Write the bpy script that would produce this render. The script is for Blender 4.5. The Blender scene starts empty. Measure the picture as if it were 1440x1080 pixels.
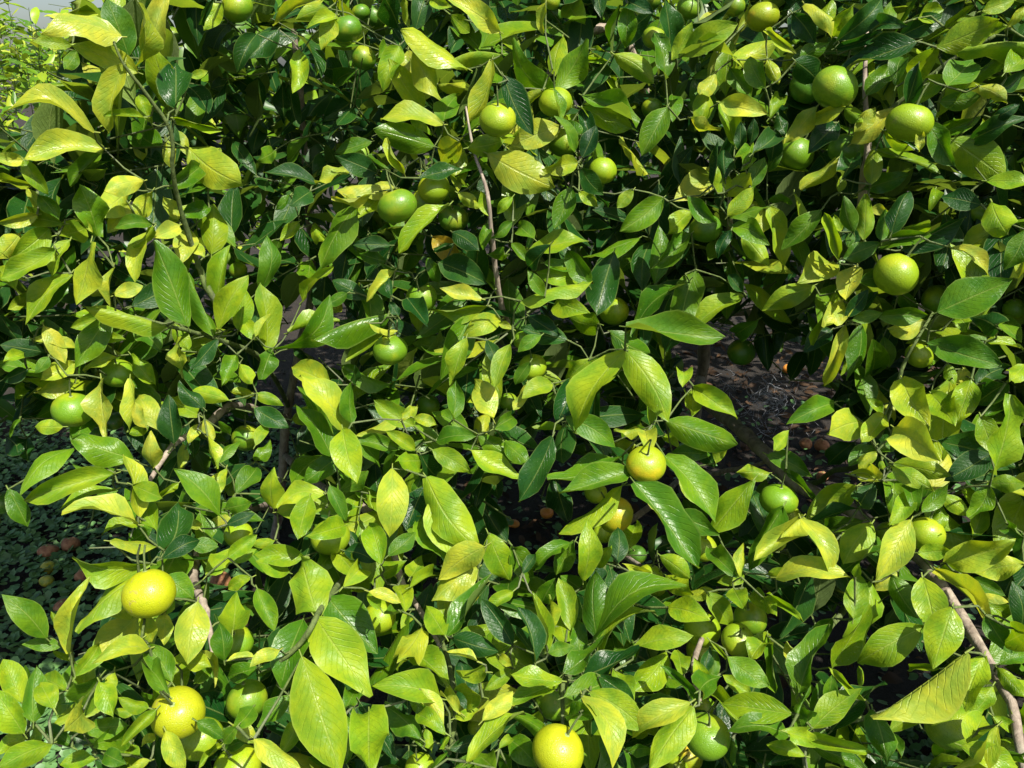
import bpy, math, random
import numpy as np
from mathutils import Vector, Matrix

random.seed(7); rng = np.random.default_rng(7)
scene = bpy.context.scene
C = scene.collection

# ------------------------------------------------------------------ camera
CAM_H, PITCH, FPX = 1.40, math.radians(22.0), 1088.0
cam_d = bpy.data.cameras.new('camera'); cam = bpy.data.objects.new('camera', cam_d); C.objects.link(cam)
cam.location = (0, 0, CAM_H); cam.rotation_euler = (math.radians(90) - PITCH, 0, 0)
cam_d.sensor_width = 36; cam_d.lens = 36 * FPX / 1440; cam_d.clip_end = 400; cam_d.clip_start = 0.02
scene.camera = cam

# ------------------------------------------------------------------ sky, sun, exposure
SUN_EL, SUN_AZ = math.radians(56), math.radians(38)      # azimuth: right of straight behind the camera
sun_v = Vector((math.sin(SUN_AZ)*math.cos(SUN_EL), -math.cos(SUN_AZ)*math.cos(SUN_EL), math.sin(SUN_EL)))
w = bpy.data.worlds.new('World'); scene.world = w; w.use_nodes = True
nt = w.node_tree; bg = nt.nodes['Background']
sky = nt.nodes.new('ShaderNodeTexSky'); sky.sky_type = 'NISHITA'; sky.sun_disc = False
sky.sun_elevation = SUN_EL; sky.sun_rotation = math.atan2(sun_v.x, sun_v.y)
sky.air_density = 1.0; sky.dust_density = 2.5; sky.ozone_density = 1.0
nt.links.new(sky.outputs[0], bg.inputs[0]); bg.inputs[1].default_value = 0.075
sl = bpy.data.lights.new('sun', 'SUN'); sl.energy = 5.0; sl.angle = math.radians(0.6); sl.color = (1.0, 0.945, 0.83)
so = bpy.data.objects.new('sun', sl); C.objects.link(so)
so.rotation_euler = sun_v.to_track_quat('Z', 'Y').to_euler(); so.location = (0, 0, 6)
scene.view_settings.view_transform = 'Standard'; scene.view_settings.look = 'None'
scene.view_settings.gamma = 1.0; scene.view_settings.use_curve_mapping = False
scene.view_settings.exposure = 0.95
scene.cycles.max_bounces = 4; scene.cycles.transmission_bounces = 3; scene.cycles.transparent_max_bounces = 6
scene.cycles.diffuse_bounces = 2; scene.cycles.glossy_bounces = 2

# ------------------------------------------------------------------ helpers
cp, sp = math.cos(PITCH), math.sin(PITCH)
def ray(px, py):
    """unit direction through a pixel of the 1440 x 1080 photograph"""
    x = (px - 720) / FPX; y = -(py - 540) / FPX
    v = Vector((x, cp + y * sp, -sp + y * cp))
    return v.normalized()
ORG = Vector((0, 0, CAM_H))
def at(px, py, d): return ORG + ray(px, py) * d
def on_ground(px, py, z=0.0):
    r = ray(px, py); return ORG + r * ((z - CAM_H) / r.z)

# distance of the front of the crown, from the known size of the fruit that hang there
GX = [0, 180, 360, 720, 1080, 1440]; GY = [0, 270, 540, 810, 1080]
GD = [[1.20, 1.20, 1.50, 1.36, 1.34, 1.26],
      [1.22, 1.22, 1.42, 1.20, 1.26, 1.18],
      [1.25, 1.25, 1.28, 1.18, 1.28, 1.18],
      [1.08, 1.04, 1.08, 1.06, 1.12, 1.14],
      [0.95, 0.95, 0.95, 0.92, 1.00, 1.04]]
def front(px, py):
    px = min(max(px, 0), 1440); py = min(max(py, 0), 1080)
    i = 0
    while i < len(GX) - 2 and px > GX[i+1]: i += 1
    j = 0
    while j < len(GY) - 2 and py > GY[j+1]: j += 1
    u = (px - GX[i]) / (GX[i+1] - GX[i]); v = (py - GY[j]) / (GY[j+1] - GY[j])
    a = GD[j][i]*(1-u) + GD[j][i+1]*u; b = GD[j+1][i]*(1-u) + GD[j+1][i+1]*u
    return a*(1-v) + b*v

def tag(o, label=None, cat=None, group=None, kind=None):
    if label: o['label'] = label
    if cat: o['category'] = cat
    if group: o['group'] = group
    if kind: o['kind'] = kind
    return o
def empty(name, loc):
    o = bpy.data.objects.new(name, None); o.location = loc; o.empty_display_size = 0.05; C.objects.link(o); return o
def mesh_from(name, V, F, uv=None, col=None, mat=None, smooth=True):
    """V (n,3), F list of index rows or (m,k) arrays; uv and col per vertex"""
    me = bpy.data.meshes.new(name)
    V = np.asarray(V, dtype=np.float32)
    if isinstance(F, np.ndarray):
        m, k = F.shape
        me.vertices.add(len(V)); me.vertices.foreach_set('co', V.ravel())
        me.loops.add(m*k); me.loops.foreach_set('vertex_index', F.astype(np.int32).ravel())
        me.polygons.add(m); me.polygons.foreach_set('loop_start', np.arange(0, m*k, k, dtype=np.int32))
        me.update(calc_edges=True)
        li = F.ravel()
    else:
        me.from_pydata([tuple(v) for v in V], [], [tuple(f) for f in F]); me.update()
        li = np.array([l.vertex_index for l in me.loops])
    if uv is not None:
        l = me.uv_layers.new(name='UVMap'); l.data.foreach_set('uv', np.asarray(uv, dtype=np.float32)[li].ravel())
    if col is not None:
        a = me.color_attributes.new('Col', 'FLOAT_COLOR', 'POINT'); a.data.foreach_set('color', np.asarray(col, dtype=np.float32).ravel())
    if smooth: me.polygons.foreach_set('use_smooth', np.ones(len(me.polygons), dtype=bool))
    if mat: me.materials.append(mat)
    return me
def obj(name, me, parent=None):
    o = bpy.data.objects.new(name, me); C.objects.link(o)
    if parent:
        o.parent = parent; o.matrix_parent_inverse = Matrix.Translation(-parent.location)
    return o

# ------------------------------------------------------------------ materials
class NB:
    def __init__(s, name):
        s.m = bpy.data.materials.new(name); s.m.use_nodes = True; s.t = s.m.node_tree
        s.t.nodes.clear(); s.out = s.n('ShaderNodeOutputMaterial')
    def n(s, k, **p):
        x = s.t.nodes.new(k)
        for a, b in p.items(): setattr(x, a, b)
        return x
    def l(s, a, b): s.t.links.new(a, b)
    def put(s, sock, v):
        if hasattr(v, 'is_output') or isinstance(v, bpy.types.NodeSocket): s.l(v, sock)
        else: sock.default_value = v
    def math(s, op, a, b=0.0, c=0.0, clamp=False):
        x = s.n('ShaderNodeMath', operation=op); x.use_clamp = clamp
        s.put(x.inputs[0], a); s.put(x.inputs[1], b); s.put(x.inputs[2], c); return x.outputs[0]
    def ramp(s, v, lo, hi, a=0.0, b=1.0, smooth=True):
        x = s.n('ShaderNodeMapRange'); x.interpolation_type = 'SMOOTHSTEP' if smooth else 'LINEAR'
        s.put(x.inputs[0], v); x.inputs[1].default_value = lo; x.inputs[2].default_value = hi
        x.inputs[3].default_value = a; x.inputs[4].default_value = b; return x.outputs[0]
    def mix(s, f, a, b, blend='MIX'):
        x = s.n('ShaderNodeMix', data_type='RGBA', blend_type=blend)
        s.put(x.inputs[0], f); s.put(x.inputs[6], a); s.put(x.inputs[7], b); return x.outputs[2]
    def noise(s, vec, scale, detail=3.0, rough=0.5, dist=0.0):
        x = s.n('ShaderNodeTexNoise'); x.inputs['Scale'].default_value = scale; x.inputs['Detail'].default_value = detail
        x.inputs['Roughness'].default_value = rough; x.inputs['Distortion'].default_value = dist
        if vec is not None: s.l(vec, x.inputs['Vector'])
        return x.outputs['Fac']
    def bump(s, h, strength=0.3, dist=0.01):
        x = s.n('ShaderNodeBump'); x.inputs['Strength'].default_value = strength; x.inputs['Distance'].default_value = dist
        s.l(h, x.inputs['Height']); return x.outputs[0]

def leaf_material(name, veins=True, trans=0.40, rough=0.36):
    b = NB(name)
    at_ = b.n('ShaderNodeAttribute', attribute_name='Col'); col = at_.outputs['Color']; rnd = at_.outputs['Alpha']
    uvn = b.n('ShaderNodeUVMap', uv_map='UVMap'); sep = b.n('ShaderNodeSeparateXYZ'); b.l(uvn.outputs[0], sep.inputs[0])
    u, v = sep.outputs[0], sep.outputs[1]
    au = b.math('ABSOLUTE', b.math('SUBTRACT', u, 0.5))
    geo = b.n('ShaderNodeNewGeometry'); back = geo.outputs['Backfacing']
    tc = b.n('ShaderNodeTexCoord')
    comb = b.n('ShaderNodeCombineXYZ'); b.put(comb.inputs[0], b.math('MULTIPLY', u, 0.5)); b.put(comb.inputs[1], v); b.put(comb.inputs[2], b.math('MULTIPLY', rnd, 57.0))
    n1 = b.noise(comb.outputs[0], 3.5, 4.0, 0.6)
    n2 = b.noise(comb.outputs[0], 26.0, 3.0, 0.6)
    c = b.mix(b.ramp(n1, 0.30, 0.72), b.mix(1.0, col, (0.66, 0.84, 0.9, 1), 'MULTIPLY'), b.mix(1.0, col, (1.30, 1.15, 0.8, 1), 'MULTIPLY'))
    c = b.mix(b.ramp(n2, 0.3, 0.8, 0, 0.35), c, b.mix(1.0, c, (0.70, 0.78, 0.8, 1), 'MULTIPLY'))
    rib = b.ramp(au, 0.012, 0.034, 1.0, 0.0)
    # side veins leave the midrib and sweep towards the tip
    ph = b.math('SUBTRACT', b.math('MULTIPLY', v, 11.0), b.math('MULTIPLY', au, 7.0))
    ph = b.math('ADD', ph, b.math('MULTIPLY', n1, 1.2))
    tri = b.math('PINGPONG', ph, 0.5)
    vein = b.math('MULTIPLY', b.ramp(tri, 0.0, 0.11, 1.0, 0.0), b.ramp(au, 0.30, 0.47, 1.0, 0.0))
    pale = b.mix(1.0, b.mix(0.45, col, (0.30, 0.36, 0.10, 1)), (1.15, 1.15, 1.1, 1), 'MULTIPLY')
    c = b.mix(b.math('MULTIPLY', rib, 0.62), c, pale)
    c = b.mix(b.math('MULTIPLY', vein, 0.07), c, pale)
    c = b.mix(b.math('MULTIPLY', b.ramp(au, 0.455, 0.495), 0.5), c, pale)         # thin pale margin
    if not veins: pass
    # dried rain and dust specks on some leaves
    vor = b.n('ShaderNodeTexVoronoi', feature='F1'); vor.inputs['Scale'].default_value = 24.0; b.l(comb.outputs[0], vor.inputs['Vector'])
    sep2 = b.n('ShaderNodeSeparateColor'); b.l(vor.outputs['Color'], sep2.inputs[0])
    spot = b.math('MULTIPLY', b.ramp(vor.outputs['Distance'], 0.08, 0.17, 1.0, 0.0), b.math('GREATER_THAN', sep2.outputs[0], 0.80))
    spot = b.math('MULTIPLY', spot, b.math('GREATER_THAN', b.math('FRACT', b.math('MULTIPLY', rnd, 13.0)), 0.62))
    c = b.mix(b.math('MULTIPLY', spot, 0.5), c, (0.50, 0.55, 0.42, 1))
    # brown blemishes, mites and scorched points
    sc = b.noise(comb.outputs[0], 7.0, 5.0, 0.7, 0.6)
    bl = b.math('MULTIPLY', b.ramp(sc, 0.68, 0.76), b.math('GREATER_THAN', b.math('FRACT', b.math('MULTIPLY', rnd, 31.0)), 0.6))
    c = b.mix(b.math('MULTIPLY', bl, 0.55), c, (0.20, 0.15, 0.05, 1))
    under = b.mix(0.45, c, (0.24, 0.30, 0.10, 1))
    c = b.mix(back, c, under)
    h = b.math('ADD', b.math('MULTIPLY', vein, -0.30), b.math('MULTIPLY', rib, -0.5))
    h = b.math('ADD', h, b.math('MULTIPLY', n1, 1.3)); h = b.math('ADD', h, b.math('MULTIPLY', n2, 0.22))
    nor = b.bump(h, 0.5, 0.0034)
    p = b.n('ShaderNodeBsdfPrincipled'); b.l(c, p.inputs['Base Color']); b.l(nor, p.inputs['Normal'])
    r = b.math('ADD', b.ramp(n2, 0.2, 0.8, rough - 0.06, rough + 0.10), b.math('MULTIPLY', back, 0.22))
    b.put(p.inputs['Roughness'], b.math('ADD', r, b.math('MULTIPLY', b.math('SUBTRACT', b.math('FRACT', b.math('MULTIPLY', rnd, 7.0)), 0.5), 0.22))); p.inputs['Specular IOR Level'].default_value = 0.32
    tr = b.n('ShaderNodeBsdfTranslucent'); b.l(b.mix(1.0, c, (1.25, 1.25, 0.35, 1), 'MULTIPLY'), tr.inputs['Color'])
    ms = b.n('ShaderNodeMixShader'); ms.inputs[0].default_value = trans
    b.l(p.outputs[0], ms.inputs[1]); b.l(tr.outputs[0], ms.inputs[2]); b.l(ms.outputs[0], b.out.inputs[0])
    return b.m
M_LEAF = leaf_material('citrus_leaf')
def back_leaf_material():
    b = NB('citrus_leaf_plain'); a = b.n('ShaderNodeAttribute', attribute_name='Col'); uvn = b.n('ShaderNodeUVMap', uv_map='UVMap'); sep = b.n('ShaderNodeSeparateXYZ'); b.l(uvn.outputs[0], sep.inputs[0])
    au = b.math('ABSOLUTE', b.math('SUBTRACT', sep.outputs[0], 0.5)); geo = b.n('ShaderNodeNewGeometry')
    c = b.mix(b.ramp(au, 0.015, 0.045, 0.5, 0.0), a.outputs['Color'], (0.22, 0.30, 0.08, 1))
    c = b.mix(b.math('MULTIPLY', geo.outputs['Backfacing'], 0.35), c, (0.16, 0.22, 0.07, 1))
    p = b.n('ShaderNodeBsdfPrincipled'); b.l(c, p.inputs['Base Color']); p.inputs['Roughness'].default_value = 0.38; p.inputs['Specular IOR Level'].default_value = 0.32
    tr = b.n('ShaderNodeBsdfTranslucent'); b.l(b.mix(1.0, c, (1.25, 1.25, 0.35, 1), 'MULTIPLY'), tr.inputs['Color'])
    ms = b.n('ShaderNodeMixShader'); ms.inputs[0].default_value = 0.3
    b.l(p.outputs[0], ms.inputs[1]); b.l(tr.outputs[0], ms.inputs[2]); b.l(ms.outputs[0], b.out.inputs[0]); return b.m
M_LEAF2 = back_leaf_material()

def bark_material(name, c1, c2, scale=60.0):
    b = NB(name); tc = b.n('ShaderNodeTexCoord'); mp = b.n('ShaderNodeMapping'); mp.inputs['Scale'].default_value = (1, 1, 0.35)
    b.l(tc.outputs['Object'], mp.inputs[0])
    a = b.noise(mp.outputs[0], scale, 5.0, 0.65, 0.5); d = b.noise(tc.outputs['Object'], 14.0, 3.0)
    c = b.mix(b.ramp(a, 0.3, 0.7), c1, c2); c = b.mix(b.ramp(d, 0.5, 0.75, 0, 0.6), c, (0.17, 0.18, 0.13, 1))
    p = b.n('ShaderNodeBsdfPrincipled'); b.l(c, p.inputs['Base Color']); p.inputs['Roughness'].default_value = 0.85
    b.l(b.bump(a, 0.8, 0.004), p.inputs['Normal']); b.l(p.outputs[0], b.out.inputs[0]); return b.m
M_BARK = bark_material('grey_brown_bark', (0.15, 0.115, 0.088, 1), (0.36, 0.30, 0.235, 1))
M_TWIG = bark_material('green_twig', (0.050, 0.080, 0.016, 1), (0.11, 0.15, 0.035, 1), 120.0)

def rind_material():
    b = NB('mandarin_rind'); oi = b.n('ShaderNodeObjectInfo'); tc = b.n('ShaderNodeTexCoord')
    add = b.n('ShaderNodeVectorMath', operation='ADD'); b.l(tc.outputs['Object'], add.inputs[0])
    cb = b.n('ShaderNodeCombineXYZ'); b.put(cb.inputs[0], b.math('MULTIPLY', oi.outputs['Random'], 9.0)); b.put(cb.inputs[1], b.math('MULTIPLY', oi.outputs['Random'], 5.0))
    b.l(cb.outputs[0], add.inputs[1])
    n = b.noise(add.outputs[0], 22.0, 3.0, 0.5); f = b.noise(add.outputs[0], 240.0, 2.0, 0.6)
    base = oi.outputs['Color']
    rip = b.mix(b.ramp(oi.outputs['Alpha'], 0.5, 1.0), b.mix(0.5, base, (0.46, 0.44, 0.015, 1)), (0.62, 0.38, 0.015, 1))
    c = b.mix(b.ramp(n, 0.46, 0.72, 0, 0.8), base, rip)
    c = b.mix(b.ramp(f, 0.52, 0.70, 0, 0.38), c, b.mix(1.0, c, (0.62, 0.72, 0.6, 1), 'MULTIPLY'))
    # scars
    s = b.noise(add.outputs[0], 45.0, 5.0, 0.7, 1.0)
    c = b.mix(b.ramp(s, 0.64, 0.70, 0, 0.55), c, (0.28, 0.20, 0.08, 1))
    vor = b.n('ShaderNodeTexVoronoi'); vor.inputs['Scale'].default_value = 520.0; b.l(tc.outputs['Object'], vor.inputs['Vector'])
    h = b.math('ADD', b.math('MULTIPLY', b.ramp(vor.outputs['Distance'], 0.0, 0.45), 1.0), b.math('MULTIPLY', n, 1.6))
    p = b.n('ShaderNodeBsdfPrincipled'); b.l(c, p.inputs['Base Color']); p.inputs['Roughness'].default_value = 0.37
    p.inputs['Specular IOR Level'].default_value = 0.45; b.l(b.bump(h, 0.4, 0.0009), p.inputs['Normal'])
    p.inputs['Subsurface Weight'].default_value = 0.0
    b.l(p.outputs[0], b.out.inputs[0]); return b.m
M_RIND = rind_material()
def plain(name, c1, c2, scale, rough=0.7, bump=0.4, bd=0.004):
    b = NB(name); tc = b.n('ShaderNodeTexCoord'); a = b.noise(tc.outputs['Object'], scale, 5.0, 0.6)
    p = b.n('ShaderNodeBsdfPrincipled'); b.l(b.mix(b.ramp(a, 0.32, 0.7), c1, c2), p.inputs['Base Color']); p.inputs['Roughness'].default_value = rough
    b.l(b.bump(a, bump, bd), p.inputs['Normal']); b.l(p.outputs[0], b.out.inputs[0]); return b.m
M_CALYX = plain('fruit_calyx', (0.13, 0.20, 0.04, 1), (0.26, 0.30, 0.10, 1), 300.0, 0.6)
M_ROT = plain('rotting_rind', (0.20, 0.075, 0.028, 1), (0.40, 0.20, 0.09, 1), 60.0, 0.75, 0.6)
M_ROTO = plain('fallen_orange_rind', (0.50, 0.16, 0.02, 1), (0.62, 0.27, 0.04, 1), 50.0, 0.5)
M_FALLY = plain('fallen_yellow_rind', (0.16, 0.24, 0.03, 1), (0.55, 0.46, 0.04, 1), 55.0, 0.5)
def soil():
    b = NB('leaf_mould_soil'); tc = b.n('ShaderNodeTexCoord'); a = b.noise(tc.outputs['Object'], 9.0, 6.0, 0.65); d = b.noise(tc.outputs['Object'], 70.0, 6.0, 0.7)
    c = b.mix(b.ramp(a, 0.35, 0.65), (0.009, 0.0065, 0.005, 1), (0.022, 0.016, 0.011, 1)); c = b.mix(b.ramp(d, 0.45, 0.7, 0, 0.7), c, (0.036, 0.026, 0.018, 1))
    p = b.n('ShaderNodeBsdfPrincipled'); b.l(c, p.inputs['Base Color']); p.inputs['Roughness'].default_value = 0.95
    b.l(b.bump(d, 0.9, 0.02), p.inputs['Normal']); b.l(p.outputs[0], b.out.inputs[0]); return b.m
M_SOIL = soil()
def vcol(name, rough=0.6, trans=0.2, spec=0.4):
    b = NB(name); a = b.n('ShaderNodeAttribute', attribute_name='Col')
    p = b.n('ShaderNodeBsdfPrincipled'); b.l(a.outputs['Color'], p.inputs['Base Color']); p.inputs['Roughness'].default_value = rough; p.inputs['Specular IOR Level'].default_value = spec
    tr = b.n('ShaderNodeBsdfTranslucent'); b.l(a.outputs['Color'], tr.inputs['Color'])
    ms = b.n('ShaderNodeMixShader'); ms.inputs[0].default_value = trans
    b.l(p.outputs[0], ms.inputs[1]); b.l(tr.outputs[0], ms.inputs[2]); b.l(ms.outputs[0], b.out.inputs[0]); return b.m
M_COVER = vcol('dichondra_leaf', 0.42, 0.25, 0.5)
M_LITTER = vcol('dead_leaf', 0.75, 0.15, 0.25)
M_NET = plain('pale_netting_thread', (0.20, 0.21, 0.23, 1), (0.40, 0.41, 0.44, 1), 200.0, 0.5)

# ------------------------------------------------------------------ shapes
def tube_arrays(pts, rad, n=6):
    pts = [Vector(p) for p in pts]; V = []; F = []
    prev = None
    for i, p in enumerate(pts):
        d = (pts[min(i+1, len(pts)-1)] - pts[max(i-1, 0)]).normalized()
        if prev is None: s = d.orthogonal().normalized()
        else:
            s = prev - d * prev.dot(d); s = s.normalized() if s.length > 1e-6 else d.orthogonal().normalized()
        prev = s; t = d.cross(s)
        for k in range(n):
            a = 2*math.pi*k/n
            V.append(p + (s*math.cos(a) + t*math.sin(a)) * rad[i])
    for i in range(len(pts)-1):
        for k in range(n):
            a = i*n+k; b_ = i*n+(k+1) % n
            F.append((a, b_, b_+n, a+n))
    return V, F
class Bag:
    """collects pieces into one mesh"""
    def __init__(s): s.V = []; s.F = []; s.UV = []; s.C = []; s.n = 0
    def add(s, V, F, UV=None, Cc=None):
        V = np.asarray(V, dtype=np.float32); s.V.append(V); s.F.append(np.asarray(F, dtype=np.int32) + s.n)
        if UV is not None: s.UV.append(np.asarray(UV, dtype=np.float32))
        if Cc is not None: s.C.append(np.broadcast_to(np.asarray(Cc, dtype=np.float32), (len(V), 4)))
        s.n += len(V)
    def mesh(s, name, mat):
        return mesh_from(name, np.concatenate(s.V), np.concatenate(s.F), np.concatenate(s.UV) if s.UV else None, np.concatenate(s.C) if s.C else None, mat)

_GF = {}
def grid_faces(seg, acr):
    if (seg, acr) not in _GF:
        n = acr+1; _GF[(seg, acr)] = [(i*n+k, (i+1)*n+k, (i+1)*n+k+1, i*n+k+1) for i in range(seg) for k in range(acr)]
    return _GF[(seg, acr)]
def leaf_arrays(B, a, nrm, L, W, fold, arch, bend, wave, ph, seg=8, acr=4, e0=0.62, e1=0.92, twist=0.0, pet=0.06, petdir=None):
    """one leaf blade with a folded, arched, wavy surface and its stalk"""
    B = np.array(B); a = np.array(a); nrm = np.array(nrm); s = np.cross(nrm, a)
    tm = e0/(e0+e1); mx = tm**e0*(1-tm)**e1
    n = acr+1
    t = np.repeat(np.linspace(0, 1, seg+1), n)[:, None]; u = np.tile(np.linspace(-1, 1, n), seg+1)[:, None]; au = np.abs(u)
    tt = 0.012 + 0.985*t
    h = 0.5*W*(tt**e0*(1-tt)**e1)/mx
    c = B + a*(L*t) + nrm*(arch*L*np.sin(math.pi*t*0.9)) + s*(bend*np.sin(math.pi*t))
    tw = twist*(t-0.4); ss = s*np.cos(tw) + nrm*np.sin(tw); nn = nrm*np.cos(tw) - s*np.sin(tw)
    f = fold*(0.75+0.5*np.sin(math.pi*t))
    V = list(c + ss*(h*u*np.cos(f)) + nn*(h*(au**1.25)*np.sin(f)) + nn*(wave*W*au*au*np.sin(2*math.pi*(1.6*t)+ph+u)))
    UV = list(np.concatenate([(u+1)/2, t], 1))
    F = list(grid_faces(seg, acr))
    if pet > 0:
        r = 0.0011
        pd = np.array(petdir) if petdir is not None else -a
        e = B + pd*(L*pet+0.004); b0 = len(V); st = s*r; nn = nrm*r
        for c_, kk in ((B + a*L*0.02, 0.9), (e, 1.0)):
            for v in (st, -0.5*st+0.87*nn, -0.5*st-0.87*nn): V.append(c_ + v*kk); UV.append((0.5, 0.02))
        for k in range(3): F.append((b0+k, b0+(k+1) % 3, b0+3+(k+1) % 3, b0+3+k))
    return np.array(V), np.array(F), np.array(UV)

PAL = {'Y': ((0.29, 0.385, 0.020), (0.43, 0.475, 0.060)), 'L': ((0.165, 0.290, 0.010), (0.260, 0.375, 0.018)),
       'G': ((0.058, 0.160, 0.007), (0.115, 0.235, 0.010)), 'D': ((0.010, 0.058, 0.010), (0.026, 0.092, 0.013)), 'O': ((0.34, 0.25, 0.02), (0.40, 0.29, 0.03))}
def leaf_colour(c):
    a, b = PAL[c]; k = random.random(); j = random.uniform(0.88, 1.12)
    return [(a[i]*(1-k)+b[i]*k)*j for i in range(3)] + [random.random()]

# ------------------------------------------------------------------ ground
bag = Bag()
N = 60
def gz(x, y): return 0.018*math.sin(1.7*x+0.6)*math.cos(1.3*y) + 0.010*math.sin(4.1*x+2.2*y)
def grid(x0, x1, y0, y1, n):
    xs = np.linspace(x0, x1, n); ys = np.linspace(y0, y1, n); V = [(x, y, gz(x, y)) for y in ys for x in xs]
    F = [(j*n+i, j*n+i+1, (j+1)*n+i+1, (j+1)*n+i) for j in range(n-1) for i in range(n-1)]
    return V, F
V, F = grid(-8, 8, -3, 13, 161)
# outer skirt to the horizon
b0 = len(V)
for x, y in ((-8, -3), (8, -3), (8, 13), (-8, 13)): V.append((x, y, gz(x, y)))
for x, y in ((-150, -150), (150, -150), (150, 200), (-150, 200)): V.append((x, y, -0.05))
for k in range(4): F.append((b0+k, b0+4+k, b0+4+(k+1) % 4, b0+(k+1) % 4))
g = obj('ground', mesh_from('ground', V, np.array(F), mat=M_SOIL)); tag(g, 'dark brown leaf mould soil under the citrus trees', 'ground', kind='structure')

# low creeping ground cover with round leaves: nobody could count it
bag = Bag()
def cover_leaf(x, y, r, h, tx, ty, col):
    k = 8; V = [(0, 0, -0.18*r)]
    for i in range(k):
        a = 2*math.pi*i/k + 0.4; rr = r*(0.55 if i == 0 else 1.0)
        V.append((rr*math.cos(a), rr*math.sin(a), 0))
    V = np.array(V); V[:, 2] += V[:, 0]*tx + V[:, 1]*ty; rot = random.random()*6.28
    c, s = math.cos(rot), math.sin(rot)
    X = V[:, 0]*c - V[:, 1]*s; Y = V[:, 0]*s + V[:, 1]*c
    return np.stack([X+x, Y+y, V[:, 2]+h], 1)
FC = np.array([(0, i, i % 8+1) for i in range(1, 9)])
def dens(x, y):
    d = 1.0
    if y > 2.6: d *= max(0, 1-(y-2.6)/0.7)
    if x > -0.75 and y > 1.35: d *= 0.10                      # bare litter under the crown
    if x > -0.75 and y > 1.0 and y <= 1.35: d *= 0.7
    return d
n_c = 0
while n_c < 36000:
    x = random.uniform(-2.7, 1.7); y = random.uniform(0.35, 3.3)
    if random.random() > dens(x, y): n_c += 0.25; continue
    n_c += 1
    lump = 0.5+0.5*math.sin(9*x+3*math.sin(5*y))*math.cos(8*y+2*math.sin(4*x))
    r = random.uniform(0.007, 0.0150); h = gz(x, y) + random.uniform(0.008, 0.022) + 0.018*lump
    k = random.random(); j = random.uniform(0.7, 1.25)
    col = (j*(0.075+0.070*k), j*(0.180+0.110*k), j*(0.060+0.025*k), 1)
    bag.add(cover_leaf(x, y, r, h, random.gauss(0, 0.35), random.gauss(0, 0.35), col), FC, None, col)
o = obj('ground_cover', bag.mesh('ground_cover', M_COVER)); tag(o, 'low creeping cover of small round blue green leaves on soil', 'ground cover', kind='stuff')

# dead leaves and crumbs under the crown
bag = Bag()
for i in range(5200):
    x = random.uniform(-1.4, 2.4); y = random.uniform(0.9, 4.2)
    if x < -0.7 and random.random() < 0.85: continue
    L = random.uniform(0.012, 0.075)*random.choice([0.5, 0.8, 1]); ang = random.random()*6.28
    nr = Vector((random.gauss(0, 0.35), random.gauss(0, 0.35), 1)).normalized()
    a = Vector((math.cos(ang), math.sin(ang), 0)); a = (a - nr*a.dot(nr)).normalized()
    V, F, UV = leaf_arrays((x, y, gz(x, y)+random.uniform(0.003, 0.018)), a, nr, L, L*random.uniform(0.35, 0.55), random.uniform(-0.6, 0.7), random.uniform(-0.15, 0.2), 0, 0.1, random.random()*6, 4, 2, pet=0)
    k = random.random(); j = random.uniform(0.5, 1.3)
    col = (j*(0.030+0.065*k), j*(0.019+0.034*k), j*(0.012+0.015*k), 1)
    bag.add(V, F, None, col)
o = obj('leaf_litter', bag.mesh('leaf_litter', M_LITTER)); tag(o, 'brown dead leaves and crumbs scattered under the crown', 'leaf litter', kind='stuff')

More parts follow.
